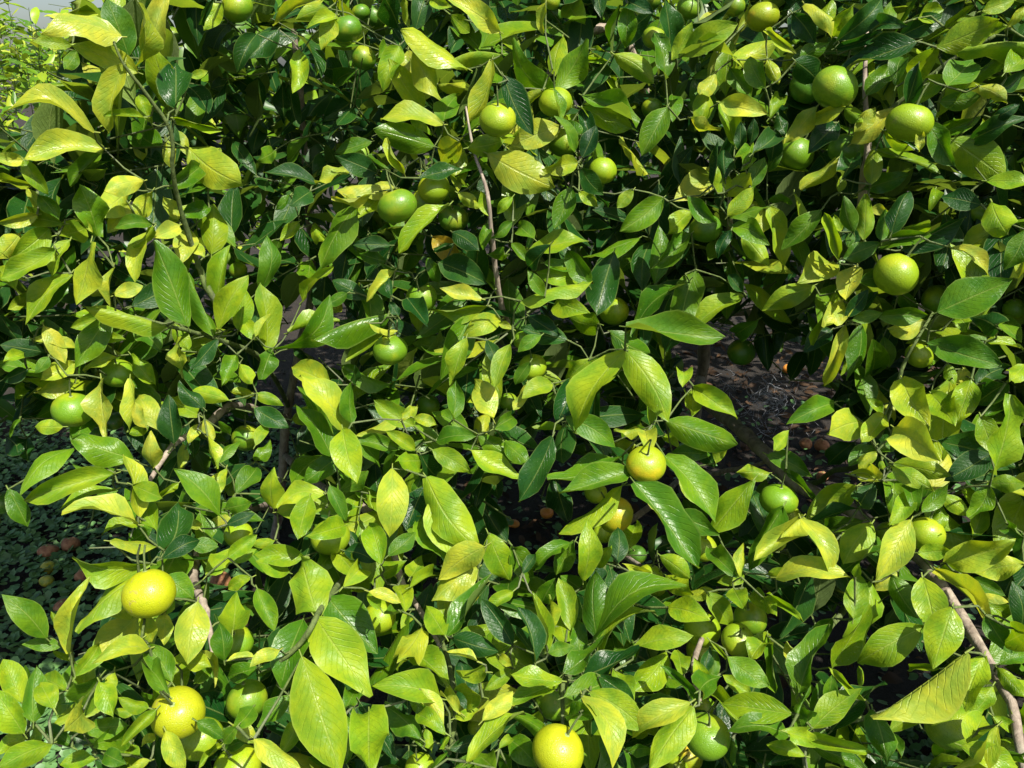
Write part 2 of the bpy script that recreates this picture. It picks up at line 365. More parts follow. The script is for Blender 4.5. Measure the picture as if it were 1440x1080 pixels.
# ------------------------------------------------------------------ what the photograph shows, leaf by leaf
# tile origin, then rows: base x y, tip x y, width (in quarter pixels of the tile), colour, layer, sideways bend
LEAVES = """
T 0 0
668 208 245 200 110 Y - -70
400 255 190 235 60 L b
760 400 405 250 110 Y
700 370 615 740 100 Y
720 300 600 0 130 G
770 360 760 20 80 Y
820 320 935 -40 140 Y
940 590 850 270 130 L
990 600 985 350 150 D f
1070 430 1165 400 40 L
990 670 1240 735 110 L
510 740 40 675 85 Y
570 840 150 900 110 Y - -40
130 900 -60 890 60 Y
180 1040 -60 1010 90 Y
800 660 590 650 50 L
850 690 780 540 90 L
1070 840 1370 1035 190 Y f
960 740 1060 870 70 Y b
930 780 970 950 60 Y b
1120 940 945 1060 150 G
900 820 720 690 130 G b
750 880 640 690 90 D b
800 1020 590 1080 120 Y
560 870 400 1040 120 G b
140 910 270 1090 80 L
780 780 800 900 60 Y b
515 500 275 490 90 L b
430 290 370 380 70 G b
470 360 560 440 90 Y b
400 20 300 100 110 Y b
430 660 585 700 70 D b
1440 200 1335 410 130 D
1290 420 1430 520 90 D b
1190 500 1300 480 90 D b
1250 540 1380 640 110 D b
1200 0 1130 130 100 D
1240 20 1150 165 90 L
1210 960 1110 1050 100 G b
T 360 0
370 -10 110 145 130 Y
440 110 370 275 90 Y
450 90 290 170 60 L
400 50 230 110 70 L b
255 300 215 510 120 L
120 170 -30 320 160 D
190 480 240 710 90 D b
150 470 160 690 70 D b
500 400 360 380 130 D b
560 400 455 470 90 G b
640 160 440 245 80 L b
740 260 680 330 90 G b
800 270 715 510 130 L
930 620 750 340 110 Y
1180 380 830 175 90 Y
890 300 1040 550 140 Y
860 290 900 500 90 Y b
1370 310 1050 380 90 L - -80
1320 350 1170 700 90 Y - 50
1360 170 1090 0 110 Y
1100 90 1200 180 90 L
980 0 1100 40 70 L
730 0 800 150 130 D
900 160 960 0 100 D
840 0 860 160 50 Y
1040 700 715 685 90 Y
990 750 860 605 60 L
990 820 670 730 140 G
920 910 895 735 60 Y
830 970 740 780 100 Y
740 950 630 880 60 G
670 970 450 880 110 D
520 950 340 1030 60 Y
770 1060 470 1070 80 Y
930 1000 1155 950 75 D
1140 800 1050 920 130 Y
1040 800 1130 720 90 L b
1200 830 1380 790 110 L
1060 680 1130 540 110 G
1030 480 1170 500 100 Y b
560 560 380 690 120 D b
430 730 330 690 80 D b
640 800 450 860 70 G b
290 770 180 920 60 G b
330 1030 50 980 70 D
100 850 10 900 80 G b
440 860 330 1000 110 D b
820 510 700 600 100 D b
1400 440 1555 750 120 D f
1310 870 1665 1050 190 Y
1300 500 1220 590 100 L b
1400 30 1200 40 120 D b
T 720 0
235 505 20 220 110 G - 60
255 500 410 225 140 G
410 545 700 690 100 G
400 610 670 715 140 L
480 770 690 760 150 D b
560 445 640 600 110 L b
870 610 735 870 150 G
1080 510 1030 735 140 L
1145 410 1065 525 120 Y
900 540 900 690 90 G b
860 440 795 195 80 G
580 310 790 465 100 L - -50
650 30 640 260 100 G
640 0 800 80 120 D
320 20 410 130 120 L b
330 110 400 200 90 D b
420 300 560 310 70 L b
410 340 560 350 80 L b
890 310 850 -20 90 D
905 330 1010 130 80 L
990 150 1235 0 80 D
970 310 1260 140 120 L
1060 170 1250 70 110 Y b
930 330 1250 335 60 L
1180 480 1240 300 130 L b
1250 330 1500 220 140 Y
1010 665 1180 710 60 Y
1250 810 1155 580 120 L
1180 580 1430 640 110 Y
1290 850 1290 690 60 D f
1345 800 1360 670 50 D f
1130 1030 1150 800 80 D f
1200 1000 1190 840 90 D f
1190 1080 1160 940 90 L f
1300 930 1330 840 90 G f
1340 1060 1420 890 80 G f
1210 1100 1340 980 100 Y f
1360 860 1470 770 100 D f
1230 390 1350 560 100 G
1420 490 1340 330 100 G
360 920 180 960 110 Y
260 720 0 820 140 Y
270 680 235 500 40 G f
350 850 240 660 60 G f
390 760 300 690 90 G f
450 800 390 620 100 D
400 880 470 715 90 D f
395 950 510 1090 100 D f
170 510 60 600 50 Y
10 500 60 600 110 Y
260 240 200 380 80 D b
140 800 150 910 80 G b
190 20 175 190 45 Y
1060 1060 850 1030 130 D b
860 800 960 960 130 D b
600 1080 720 980 90 D b
1250 200 1370 60 130 Y b
T 1080 0
400 220 620 0 140 D f
390 270 640 185 110 D f
590 170 795 155 70 D f
740 205 970 95 110 D
820 240 430 390 110 D f
780 590 850 355 90 D f
800 440 960 260 140 L
960 260 1290 110 160 L
1500 250 1080 300 100 L
1100 490 1350 280 140 G
1010 480 1150 340 160 G
1000 430 800 590 110 L
970 570 1190 540 80 G
1190 490 1340 580 70 Y
950 670 1250 530 60 L
970 760 1190 660 110 G
1140 790 1440 670 150 D
1030 790 1330 1000 170 L
900 700 1040 930 130 G f
620 850 955 975 130 L
580 1030 600 830 80 L
480 800 700 620 120 Y
490 740 600 610 70 Y
660 740 820 835 40 L
860 740 850 850 50 Y f
245 680 430 600 80 Y f
430 610 530 690 100 L
270 605 100 800 90 Y f
380 700 230 850 150 D
380 900 190 1060 130 Y
420 1000 480 890 100 D
400 1080 415 990 60 L
550 1060 790 980 90 G
560 530 680 370 110 G
720 480 760 350 80 G
370 370 540 460 90 G b
160 350 290 470 120 D
180 330 340 240 90 G
210 30 340 220 60 Y
330 170 360 0 90 L
370 200 480 20 110 L
140 80 260 240 100 D
200 110 280 180 60 D
0 180 150 300 150 Y
90 400 180 260 90 Y b
0 340 60 470 60 Y
10 660 85 560 70 L
60 650 100 760 70 D
20 900 40 730 80 D
0 960 90 840 50 G
600 150 620 20 90 Y b
650 140 690 20 70 G
850 100 990 50 90 L
1000 150 1160 30 90 L
910 220 990 90 90 Y b
1210 60 1380 0 90 L
1350 150 1440 40 60 Y
1200 180 1350 150 60 L
1310 490 1440 400 70 D
1240 1020 1500 1040 70 L
1260 680 1410 590 70 D
1340 400 1440 280 110 L
T 0 270
550 240 450 -30 140 G
720 -10 530 140 150 Y
850 0 705 180 80 Y
720 70 610 225 90 Y
850 180 650 210 70 G
1000 150 920 30 70 Y
1005 190 860 260 110 Y
860 200 745 310 70 L
850 220 770 500 70 Y
1170 90 1005 130 120 G
1190 340 1205 95 130 L
1060 220 1020 395 140 Y
1100 290 1150 370 60 Y
1050 740 870 290 170 G
970 720 925 480 50 Y f
1200 800 1060 470 120 G
1225 640 1300 305 150 L
1240 760 1395 480 120 L f
1340 770 1370 540 100 L
330 240 480 200 110 L
360 180 250 180 90 L
430 150 520 230 60 Y
270 210 60 370 110 L
110 235 -10 370 100 Y
300 330 0 480 100 L
390 280 300 470 60 L
200 130 -20 170 60 Y
150 -20 250 130 50 Y
220 20 330 150 80 G
510 290 430 620 80 Y f
390 470 160 740 90 L
640 430 635 640 45 Y f
650 580 800 530 70 Y
750 640 930 540 110 D
920 750 480 655 90 L
590 690 400 760 80 L
600 710 430 980 120 G
550 810 705 830 100 L
770 750 900 885 150 G
740 920 870 1080 80 L
650 930 480 1010 60 Y
800 880 560 950 60 Y b
250 760 360 960 80 Y
200 830 440 890 50 Y
250 900 10 860 80 D
110 840 0 690 80 D
200 590 370 800 160 D b
200 580 50 660 70 L b
420 960 230 1060 110 Y
130 910 20 960 80 L
150 1000 0 1060 70 D
270 930 200 1020 50 G
1220 830 1080 990 70 D
1000 820 1040 1040 60 Y
990 750 1060 885 80 L
1330 920 1250 1080 110 G
1350 970 1420 1080 110 L
1370 720 1450 830 90 L
0 430 80 550 110 L
160 490 260 550 50 D
1440 0 1360 180 130 D b
T 360 270
30 540 45 250 100 G
60 890 20 520 120 L
0 810 80 690 40 Y f
115 870 385 570 110 G
190 790 460 725 60 L
565 75 380 410 130 G
520 280 430 440 80 G b
265 610 435 430 90 L
740 690 330 840 140 G
630 590 435 500 90 D
510 570 390 640 60 G
650 520 550 510 50 L b
775 450 630 615 80 Y f
470 620 430 680 60 Y b
750 300 550 300 80 D
730 390 590 350 80 G
860 450 700 400 60 G
1080 80 820 340 90 L f
700 20 560 150 120 L
660 0 430 20 40 Y
510 20 600 60 40 Y
545 200 640 200 100 D b
790 210 680 250 100 G b
240 170 140 270 80 L
330 180 380 270 100 L b
300 0 190 80 140 D
190 20 110 100 40 G
130 270 60 400 70 G b
1110 230 1250 330 110 D
1300 180 1280 320 80 G
1400 350 1310 350 80 G
1020 500 960 370 70 G
955 440 880 520 80 D
1040 400 1290 510 150 D
1110 290 1000 330 100 D
1000 260 1150 420 130 O b
1260 600 1040 545 80 Y f
1290 640 1000 660 80 L
860 610 960 740 130 D f
1370 720 1170 810 110 Y
1440 770 1370 740 50 Y
1190 700 880 770 90 G b
1200 710 1040 1040 150 G
1180 830 1110 1080 100 L f
1210 1040 1320 880 130 G b
1430 860 1350 1090 90 L f
1300 840 1360 980 70 D
1050 860 860 870 70 G b
740 780 515 950 70 L
670 780 560 880 110 D b
640 740 790 780 30 Y f
790 800 710 850 50 Y f
800 700 750 620 50 D f
760 580 750 480 40 D f
220 880 400 1000 80 D b
410 1080 210 990 130 Y
90 890 30 1050 100 G
560 1080 560 980 40 D
490 980 760 1080 90 G
1000 920 900 1000 90 D b
1140 10 1260 90 70 Y
1310 130 1270 0 60 L
1440 30 1360 120 60 L
1440 170 1330 260 60 G
T 720 270
330 -20 240 200 130 G
380 0 480 80 60 L
460 0 535 85 50 D
680 -10 595 85 80 L
410 140 510 60 60 D b
840 40 615 215 140 G
870 30 800 180 80 G b
1000 240 790 425 160 G
1000 110 880 235 100 L
990 30 1150 160 100 G f
1220 130 1350 -20 90 L f
1230 140 1440 80 50 G f
1240 200 1440 300 110 G f
1300 240 1440 410 110 L
1230 220 1160 370 60 D f
1410 230 1400 90 90 Y
1300 560 1220 460 80 D
1040 290 1190 480 110 D b
1290 590 1020 770 100 L
985 515 700 820 90 G
1030 450 950 790 150 G
660 760 1180 815 130 G
940 510 705 480 80 D b
570 350 480 680 170 D
100 350 420 285 100 L
190 400 390 400 70 G
210 300 110 410 90 D f
120 260 40 190 90 G
0 290 90 390 80 G
60 610 445 530 60 L f
370 510 140 460 100 L
180 580 90 440 70 G f
430 520 320 330 110 G
580 290 430 400 110 D b
260 590 440 680 150 L
480 740 315 700 120 L
100 700 260 800 110 D
300 830 60 770 120 D
340 840 240 1000 110 D b
530 930 330 890 90 D b
560 790 760 890 160 G
430 950 320 1060 110 L
160 810 40 900 70 G f
100 960 20 1080 70 G f
150 1030 290 1070 60 L
1420 760 1440 1000 90 D b
1380 720 1270 790 90 G b
600 60 560 300 120 D b
700 560 740 700 130 D b
T 1080 270
10 90 75 440 90 L
290 110 90 320 130 G
145 20 125 270 40 L
0 50 130 70 40 G
390 370 320 130 100 L f
400 220 375 130 50 L f
480 220 430 30 80 G f
540 260 550 20 90 L f
500 310 440 190 80 D f
640 270 660 100 60 G f
700 220 790 20 130 D f
580 90 680 110 70 Y
770 200 910 190 110 L
630 310 905 240 120 G f
770 320 1100 145 100 D
430 370 620 290 100 G f
470 230 450 310 50 G f
790 350 850 430 90 L b
520 500 805 460 130 G f
350 400 160 520 150 Y f
250 530 -20 660 110 L
500 420 440 600 110 Y f
370 580 250 850 140 L f
420 620 320 760 110 Y f
430 760 320 1075 140 Y f
520 760 440 1050 90 G
350 780 205 900 110 D
440 700 560 550 70 D f
530 670 615 565 60 D f
480 720 640 680 60 G f
630 700 885 690 90 G f
870 730 690 775 110 Y
970 670 1360 500 190 G f
1050 690 1130 780 90 L
1280 760 1140 700 120 D
910 850 1300 970 180 G f
1040 320 1220 470 60 Y f
1040 330 1200 470 120 D b
1090 340 1320 180 130 L b
1260 60 1350 240 120 L f
1190 70 970 30 110 D
940 -10 900 120 100 L
1440 220 1330 430 110 G
1440 330 1410 480 70 Y
1230 840 1430 880 40 L
1440 980 1370 1060 110 L
1100 1000 1130 1090 80 Y
1010 970 1050 1080 70 L
1180 1080 1330 990 110 D
1280 900 1400 900 90 D b
1250 640 1390 580 100 D b
740 570 840 670 70 G b
650 820 680 980 80 G b
540 1060 730 1030 90 D b
130 1050 200 900 90 D b
20 640 160 770 110 D b
0 920 60 720 70 D b
T 0 540
410 0 200 50 80 Y
570 -20 615 300 90 Y f
730 -20 710 260 55 Y
600 80 680 140 60 L b
350 240 205 240 70 L
510 200 410 350 100 G b
330 180 130 190 40 D b
110 200 60 300 50 G b
300 90 170 170 90 D b
220 80 120 140 60 D b
130 10 90 90 60 L b
40 300 130 390 100 D b
150 310 160 430 80 D b
410 370 140 630 90 G f
625 510 155 655 150 L f
740 420 415 315 140 G f
640 480 415 450 70 G
640 600 350 715 50 L
540 640 660 600 60 G b
780 740 690 410 90 Y f
760 790 360 745 80 Y f
790 780 580 840 60 L
860 460 850 265 110 Y f
830 240 730 280 90 L
820 240 760 110 60 Y
900 260 790 90 110 Y
840 90 920 170 70 L b
980 330 950 70 110 D f
970 270 960 150 30 Y
1140 130 1010 0 100 D f
1110 170 960 80 120 L
1280 90 1090 40 90 L
1440 50 1300 40 50 Y
1150 200 1200 310 90 Y
1120 230 1060 330 60 Y
1170 300 1230 470 50 Y f
1230 450 1350 330 50 G
1290 280 1230 210 40 G
1010 480 1030 340 50 Y b
1230 730 980 490 120 G f
750 570 910 640 110 L f
1000 560 880 660 70 L
880 820 805 665 120 L
930 930 1000 660 150 D f
1270 480 1210 640 70 Y
1270 600 1360 480 100 L b
1330 610 1440 480 110 G
1270 700 1410 670 90 G
1300 770 1200 770 70 Y
1280 790 1430 730 60 D
1120 810 1055 740 50 Y
920 980 1110 890 90 D f
1070 900 1225 915 90 G f
830 1010 425 965 110 L f
630 885 875 915 55 Y f
730 890 840 820 80 G b
1290 970 1440 850 90 L f
1170 1070 1290 940 100 L
1300 1000 1440 930 60 L
820 1060 700 1090 60 L
50 600 155 795 80 G
1060 1040 1030 960 60 Y b
T 360 540
510 260 250 -30 140 Y f
340 200 230 20 80 G
210 200 370 160 110 L b
420 400 220 135 110 G f
540 210 540 -20 80 G f
490 260 565 550 150 L f
560 300 690 460 80 G
580 320 800 370 90 G
790 60 530 215 120 D b
880 230 670 95 120 L
820 200 900 130 70 Y f
890 190 1010 230 70 Y f
1190 280 1000 170 110 G
890 370 735 270 90 L f
920 430 790 440 110 L f
930 400 1010 510 140 D
930 520 890 650 60 G
1000 375 1210 500 100 L f
1020 320 1240 300 90 G
1220 380 1480 520 110 L
1260 290 1490 430 120 G
1110 190 1120 -20 90 G f
1330 190 1230 -20 130 Y f
1250 330 1310 180 80 Y b
1340 250 1440 190 90 G
460 410 270 555 110 G
410 560 540 430 110 D b
480 600 620 490 110 G
380 620 130 700 110 Y f -60
100 690 100 475 110 L
130 720 400 690 130 L
300 640 240 860 120 L f
420 580 500 765 80 G f
0 60 150 120 60 L
0 140 180 240 100 D
0 340 60 240 60 L
0 430 80 320 70 G b
220 560 270 440 80 G b
280 330 360 430 70 D b
765 490 745 845 160 Y f
640 620 660 700 40 L
970 540 1260 930 200 L f
1000 640 1140 980 180 L f
940 590 850 820 150 D
910 760 1060 990 150 G
1250 610 1410 890 140 D b
1330 500 1360 650 90 D b
1280 920 1040 1090 150 Y f
1310 850 1420 1090 140 L
700 1010 640 790 130 L f
750 960 890 840 90 G f
710 1070 840 1000 90 L
870 1080 930 960 110 L
490 800 290 860 120 L f
530 830 640 950 60 D
500 940 670 1000 90 D
450 950 570 1080 130 L
440 930 330 1060 130 G
260 970 0 960 110 L
180 1060 0 1000 100 L
100 880 -20 900 50 L
590 0 830 30 60 G b
690 250 550 240 90 D b
T 720 540
625 -170 375 265 170 L f
640 -180 870 200 180 L f
880 210 1255 335 160 G f
1030 20 1260 190 140 L
1010 40 1010 180 130 L b
960 -60 960 30 110 L
310 190 570 350 130 G f
610 400 210 510 110 G f
655 490 280 615 140 G f
220 310 45 650 140 D f
-40 330 90 440 100 G
330 -20 250 220 130 D
220 0 60 80 100 L
80 0 10 140 50 Y
280 240 120 240 40 L
750 270 770 390 120 Y f
760 260 580 265 40 Y f
690 350 570 350 70 Y b
770 560 850 735 110 Y f
870 420 1130 780 150 G f
950 510 1170 700 130 L
700 570 1035 1020 170 G f
610 580 275 830 100 L
870 760 1155 850 120 G f
1350 550 1120 840 140 L f
910 390 1105 400 90 G
1150 440 1190 340 80 Y
1010 340 1140 470 110 D b
1440 500 1270 500 80 L b
870 290 940 360 80 L b
640 0 620 190 130 D b
740 90 640 240 130 D b
240 520 310 760 130 D b
400 1090 410 770 120 L f
350 890 250 1070 100 G
320 900 140 1050 80 G
590 1000 590 820 100 D
480 1020 560 910 100 L
650 920 700 790 110 L b
840 970 1000 1090 100 L f
710 1080 620 1010 110 Y f
1110 930 1260 1080 130 G f
1320 720 1310 900 130 D b
1290 1080 1300 900 50 Y f
0 910 120 1080 130 G
60 1060 130 960 60 D
T 1080 540
360 110 105 230 150 G f
110 270 40 370 70 L f
540 230 320 285 150 Y f
650 180 530 320 120 Y f
640 160 550 80 50 L
760 -20 900 230 170 Y f
920 60 1040 220 150 L
1140 -20 1060 220 110 L
1050 200 1060 330 150 G b
715 250 975 440 180 Y f
720 450 1020 515 90 L f
700 465 930 600 80 L f
970 330 1390 470 160 D b
1240 400 1000 540 150 D
1200 190 1290 400 110 L
1270 490 1360 75 110 L f
1350 100 1220 180 100 G b
1330 0 1170 110 130 D
710 320 620 380 90 G
600 350 460 460 110 G
480 330 340 450 100 D b
430 0 320 190 120 D b
640 540 520 480 100 Y f
610 380 510 490 60 Y f
460 510 620 550 40 Y f
640 430 650 480 60 L
590 560 530 670 130 D
490 580 220 760 140 L
500 700 240 790 50 D
700 510 690 740 130 G
800 620 690 790 110 L f
800 560 840 720 90 G f
870 715 1005 565 70 G f
580 690 690 800 90 D b
0 400 240 515 100 G
100 490 270 650 80 G
185 755 -70 985 180 Y f
80 700 -100 1040 160 G
190 770 320 1085 100 Y f
580 790 430 1010 140 L
530 770 330 830 110 G b
300 880 410 1070 110 D
660 920 410 1070 80 G
795 780 620 1090 140 Y f
980 690 960 850 90 L
850 950 1030 940 90 L
1010 1000 1375 890 140 Y f
1430 1010 1170 1060 110 Y
950 1060 1110 1040 110 L
990 630 1130 740 80 L
1240 580 1130 740 110 G
1150 860 1200 700 100 L b
1300 700 1230 850 90 G b
1440 560 1240 560 90 L
1350 790 1450 870 90 G
1440 860 1400 990 80 D
490 1080 510 1010 60 L f
0 1070 105 1040 40 L
T 0 810
250 340 15 115 110 G f
400 420 500 20 110 Y f
770 10 450 310 100 L f
380 410 290 205 80 L
340 390 130 385 60 G
410 480 300 420 60 L
430 560 550 375 80 L
770 230 530 460 160 Y
760 190 605 220 80 Y
790 355 640 450 70 Y f
800 210 855 370 80 Y f
920 220 920 380 100 Y
830 410 525 500 90 Y f
870 480 665 590 60 D b
640 540 615 660 60 Y f
960 590 820 395 130 G f
1110 160 1060 490 160 Y f
980 480 1190 520 70 Y f
1180 500 1100 600 100 G
990 520 1010 640 80 L b
1130 440 1210 620 90 Y
1260 470 1230 265 100 G f
1310 300 1330 80 150 L f
1410 10 1290 70 90 L
900 0 1090 130 110 G f
960 130 930 215 50 L f
1080 60 1010 0 50 Y
940 660 830 530 120 G f
830 740 670 680 90 L f
870 760 690 950 110 L f
560 570 430 720 150 G f
560 600 640 790 100 L f
480 860 720 840 90 G
640 760 760 770 40 L
520 950 690 930 130 G
460 770 340 880 130 Y f
300 740 230 610 100 L f
120 700 20 480 110 L
150 650 140 510 50 G
190 810 210 515 110 G f
130 880 -30 640 140 L f
170 970 200 830 80 L
150 880 -30 1000 90 L
280 950 -20 1090 110 L f
400 960 270 890 90 G
530 1030 340 1060 80 L
540 1010 660 1090 80 D
590 1000 710 1060 90 G
740 950 730 1080 80 L b
870 890 800 960 60 Y
840 1040 720 1080 50 Y
935 880 1040 1090 90 Y f
1240 960 1120 1080 90 L
1430 460 1280 480 40 Y f
1440 520 1300 560 90 G
1110 820 1250 910 70 G f
1420 740 1320 850 90 G f
1330 850 1260 930 80 G f
1310 840 1440 940 70 Y
1270 970 1390 920 50 G
370 640 250 580 80 L
480 640 500 480 120 L b
T 360 810
345 230 260 -90 190 L f
345 250 640 660 230 L f
265 480 470 1080 240 L f
410 130 670 430 190 G
260 260 150 630 170 G
10 80 100 300 110 G
30 290 60 400 80 D b
125 420 -30 510 70 Y f
80 520 0 560 50 G
330 400 450 680 130 D b
560 640 500 760 110 G
635 770 640 1110 190 L f
590 720 780 1030 110 D
500 790 500 1050 110 G
330 1000 420 1080 110 G
180 680 20 850 110 G
240 810 130 1010 110 L
0 920 240 1080 90 Y f
930 290 800 470 140 Y f
800 480 930 600 120 L b
880 420 1080 610 150 L
860 230 810 310 60 L b
980 280 870 180 80 L b
640 90 810 150 60 Y f
700 180 640 90 70 L f
800 190 760 150 70 G f
800 60 840 200 120 L
870 60 990 0 90 L
1060 330 960 170 110 L f
470 90 650 10 110 L b
490 60 560 -30 120 L
780 280 650 350 120 L b
1240 -40 1000 140 150 Y
1060 270 1220 -20 100 Y
1080 330 1320 0 90 G f
1200 160 1300 30 50 Y
1100 320 1200 160 90 L
1140 340 1330 290 70 L
1440 380 1275 140 110 D f
1440 90 1300 190 80 L
1110 350 1360 420 110 D
1240 480 1080 430 30 Y f
1290 540 1130 530 90 L f
1200 760 1150 480 120 D
1270 680 1140 650 100 L
1440 380 1290 470 50 L
1440 530 1290 640 70 L
1030 690 650 630 150 L f
860 660 970 800 80 G
930 640 1050 830 80 Y f
890 680 980 770 40 Y
1150 770 1040 680 90 Y
1060 880 920 790 90 L f
1120 800 1250 750 50 L
920 910 730 740 140 G
930 960 740 800 110 G
950 860 990 990 50 L
1090 900 1030 980 50 L
1090 970 1260 920 70 D
990 1090 1080 990 90 G
1200 1035 1500 780 100 L f
1280 810 1440 650 90 Y f
1120 1080 1230 1050 90 G b
1340 1080 1240 1000 110 G
1420 1080 1360 1000 70 G
1370 970 1440 920 80 L
1370 450 1440 510 80 Y
1270 860 1350 820 60 D
T 720 810
125 480 30 190 90 D f
190 440 115 100 90 L f
230 290 210 110 60 Y f
330 300 265 20 110 L f
170 150 240 20 100 G
300 370 280 240 110 L f
380 250 350 90 60 G f
390 470 370 250 90 G f
210 430 350 400 70 G f
480 340 480 -20 140 G f
480 360 980 100 140 G f
500 440 810 235 70 L f
300 540 515 345 90 G f
410 560 710 410 120 D f
270 590 0 555 90 L f
260 600 -10 720 90 L f
300 680 520 600 140 G f
450 660 735 860 140 L f
500 570 680 720 110 D f
580 540 690 720 110 L f
310 790 475 790 90 G f
400 690 540 1090 130 Y f
440 680 510 880 80 L b
510 890 580 1080 70 G
560 950 640 1080 60 D
700 400 1015 345 110 L f
860 430 690 640 160 L
980 110 1160 95 60 Y
890 180 1110 250 140 L f
1100 100 1220 270 120 L
870 0 1020 100 130 L
1300 -10 1150 30 90 L
1250 80 1310 190 100 L f
1350 100 1450 210 100 L
680 -10 600 90 110 L
690 160 590 130 70 Y
1440 350 1340 480 140 L
1220 460 1440 610 130 G f
1565 775 1195 720 140 L f
1340 660 1190 560 90 L
1540 900 1215 890 100 G f
1300 850 1130 640 110 L
1040 690 840 510 110 G f
1050 560 1020 450 80 L f
1080 540 1110 400 60 D f
1130 570 1140 410 80 G f
1060 640 1170 570 130 G f
1120 370 1200 450 60 L f
950 550 930 430 90 L
990 720 700 910 120 Y f
1010 750 780 1090 140 L f
850 560 860 700 110 L b
720 690 760 860 130 L b
720 980 850 870 110 D b
660 990 790 1000 50 G
520 770 620 870 130 G
170 870 -10 780 140 G
-20 920 140 1070 130 G
100 790 180 830 90 L
1340 1000 1420 940 90 D b
1240 920 1245 1060 30 G
T 1080 810
60 10 450 30 110 Y f
20 110 185 240 130 L f
-20 130 45 220 80 L f
480 230 510 -10 110 L f
370 500 575 180 90 L f
580 50 495 470 140 L
720 -20 600 80 80 Y
870 290 520 480 150 L f
700 0 840 230 120 G
640 390 760 200 160 D b
870 20 930 320 140 L f
1030 190 930 510 150 L f
960 -20 1240 290 220 Y f
1230 230 1360 430 100 G f
1460 310 1330 380 130 L f
1420 280 1360 30 80 D f
1200 110 1350 150 40 Y
1210 130 1390 260 110 L b
1150 20 1330 110 90 G
1310 490 1450 440 80 G
1100 440 605 785 170 Y f
1020 660 690 870 120 L
960 520 795 530 80 L
1120 470 1070 740 100 L b
1210 460 1110 750 130 L f
1260 620 1140 780 110 L
1290 520 1440 680 110 L
1270 790 1390 870 80 L
1130 940 1200 800 110 L f
1280 850 1010 1090 100 Y f
1100 960 1390 1070 100 L f
1440 880 1400 760 90 L
1440 1010 1310 990 90 G
990 950 1000 1080 110 G b
180 650 350 290 120 G f
200 500 110 370 90 Y
360 240 280 330 80 G
540 690 350 520 90 L f
520 620 510 510 40 L
260 850 520 640 110 L f
370 860 650 610 110 D f
170 770 240 620 70 G f
250 760 300 590 90 G f
330 690 360 550 70 G f
210 860 240 760 60 G f
220 900 565 990 130 L f
250 960 540 1090 90 G
110 880 240 920 110 L f
200 1010 0 950 80 L f
130 1030 0 1060 80 D
0 350 40 650 130 G
590 760 670 1055 120 G f
690 900 750 1020 60 G
"""
FRUIT = """
T 0 0
965 200 45 d b
1335 40 75 m
T 360 0
510 162 75 g f
605 327 64 g
590 70 40 g b
665 100 60 d b
1360 675 100 y
575 865 60 p b
1000 1060 90 y
1235 650 60 d b
T 720 0
245 575 88 y
510 960 75 y
800 215 62 m
790 610 58 g b
1410 95 80 o
1250 35 45 m
995 45 60 m b
240 80 45 d b
215 0 50 m
290 800 82 m b
770 0 60 d
T 1080 0
375 495 108 m
795 690 105 y
160 865 88 m
440 840 88 g
215 490 82 d b
1200 1050 50 d b
1410 780 50 d b
300 400 45 m b
T 0 270
520 545 75 m b
665 1020 80 m
1235 360 55 p
385 570 60 d b
1340 440 45 m b
T 360 270
795 80 108 m f
960 65 88 m
1110 150 82 d b
930 595 88 m
755 890 97 m
1080 10 50 m b
1235 35 35 m b
T 720 270
575 670 85 y b
1090 205 88 g
1290 900 75 d b
115 985 80 y
65 835 60 m
1340 90 50 y b
T 1080 270
720 465 110 y
850 920 68 y
960 610 80 m b
1190 120 50 m b
1390 660 40 m b
T 0 540
410 145 95 m f
550 290 45 d b
645 210 50 d b
1385 305 75 g b
1340 845 72 y
10 670 55 d
T 360 270
440 580 50 r b
T 360 540
970 120 66 g b
420 860 105 y
1420 100 45 m b
T 720 540
755 450 110 o f
580 735 102 o
1070 920 80 y
510 840 55 y b
470 610 65 y b
775 1090 75 y b
360 60 52 y b
700 960 55 d b
T 1080 540
60 650 97 m
885 845 90 y f
690 860 78 m b
110 1010 75 d b
120 740 60 y b
T 0 810
840 100 125 Y f
1000 770 125 Y f
1130 915 105 y
1330 370 85 m
1390 695 100 m
1335 1075 110 y
T 360 810
695 230 88 y
1260 850 55 m b
920 1080 70 y
30 340 45 d b
T 720 810
260 985 133 Y f
1095 900 117 m f
1070 300 95 y
1270 360 85 y f
1060 420 75 y b
240 700 105 m b
1340 240 85 m
990 1010 75 o b
925 1080 50 y b
800 50 65 y b
1080 740 50 m b
T 1080 810
1030 845 112 m
1080 260 50 d b
1370 1000 70 m b
"""
def rows(txt):
    ox = oy = 0
    for ln in txt.split('\n'):
        p = ln.split()
        if not p: continue
        if p[0] == 'T': ox, oy = int(p[1]), int(p[2]); continue
        yield ox, oy, p

tree = empty('mandarin_tree', on_ground(965, 685))
tag(tree, 'low spreading mandarin tree with yellow green leaves and unripe fruit', 'tree')

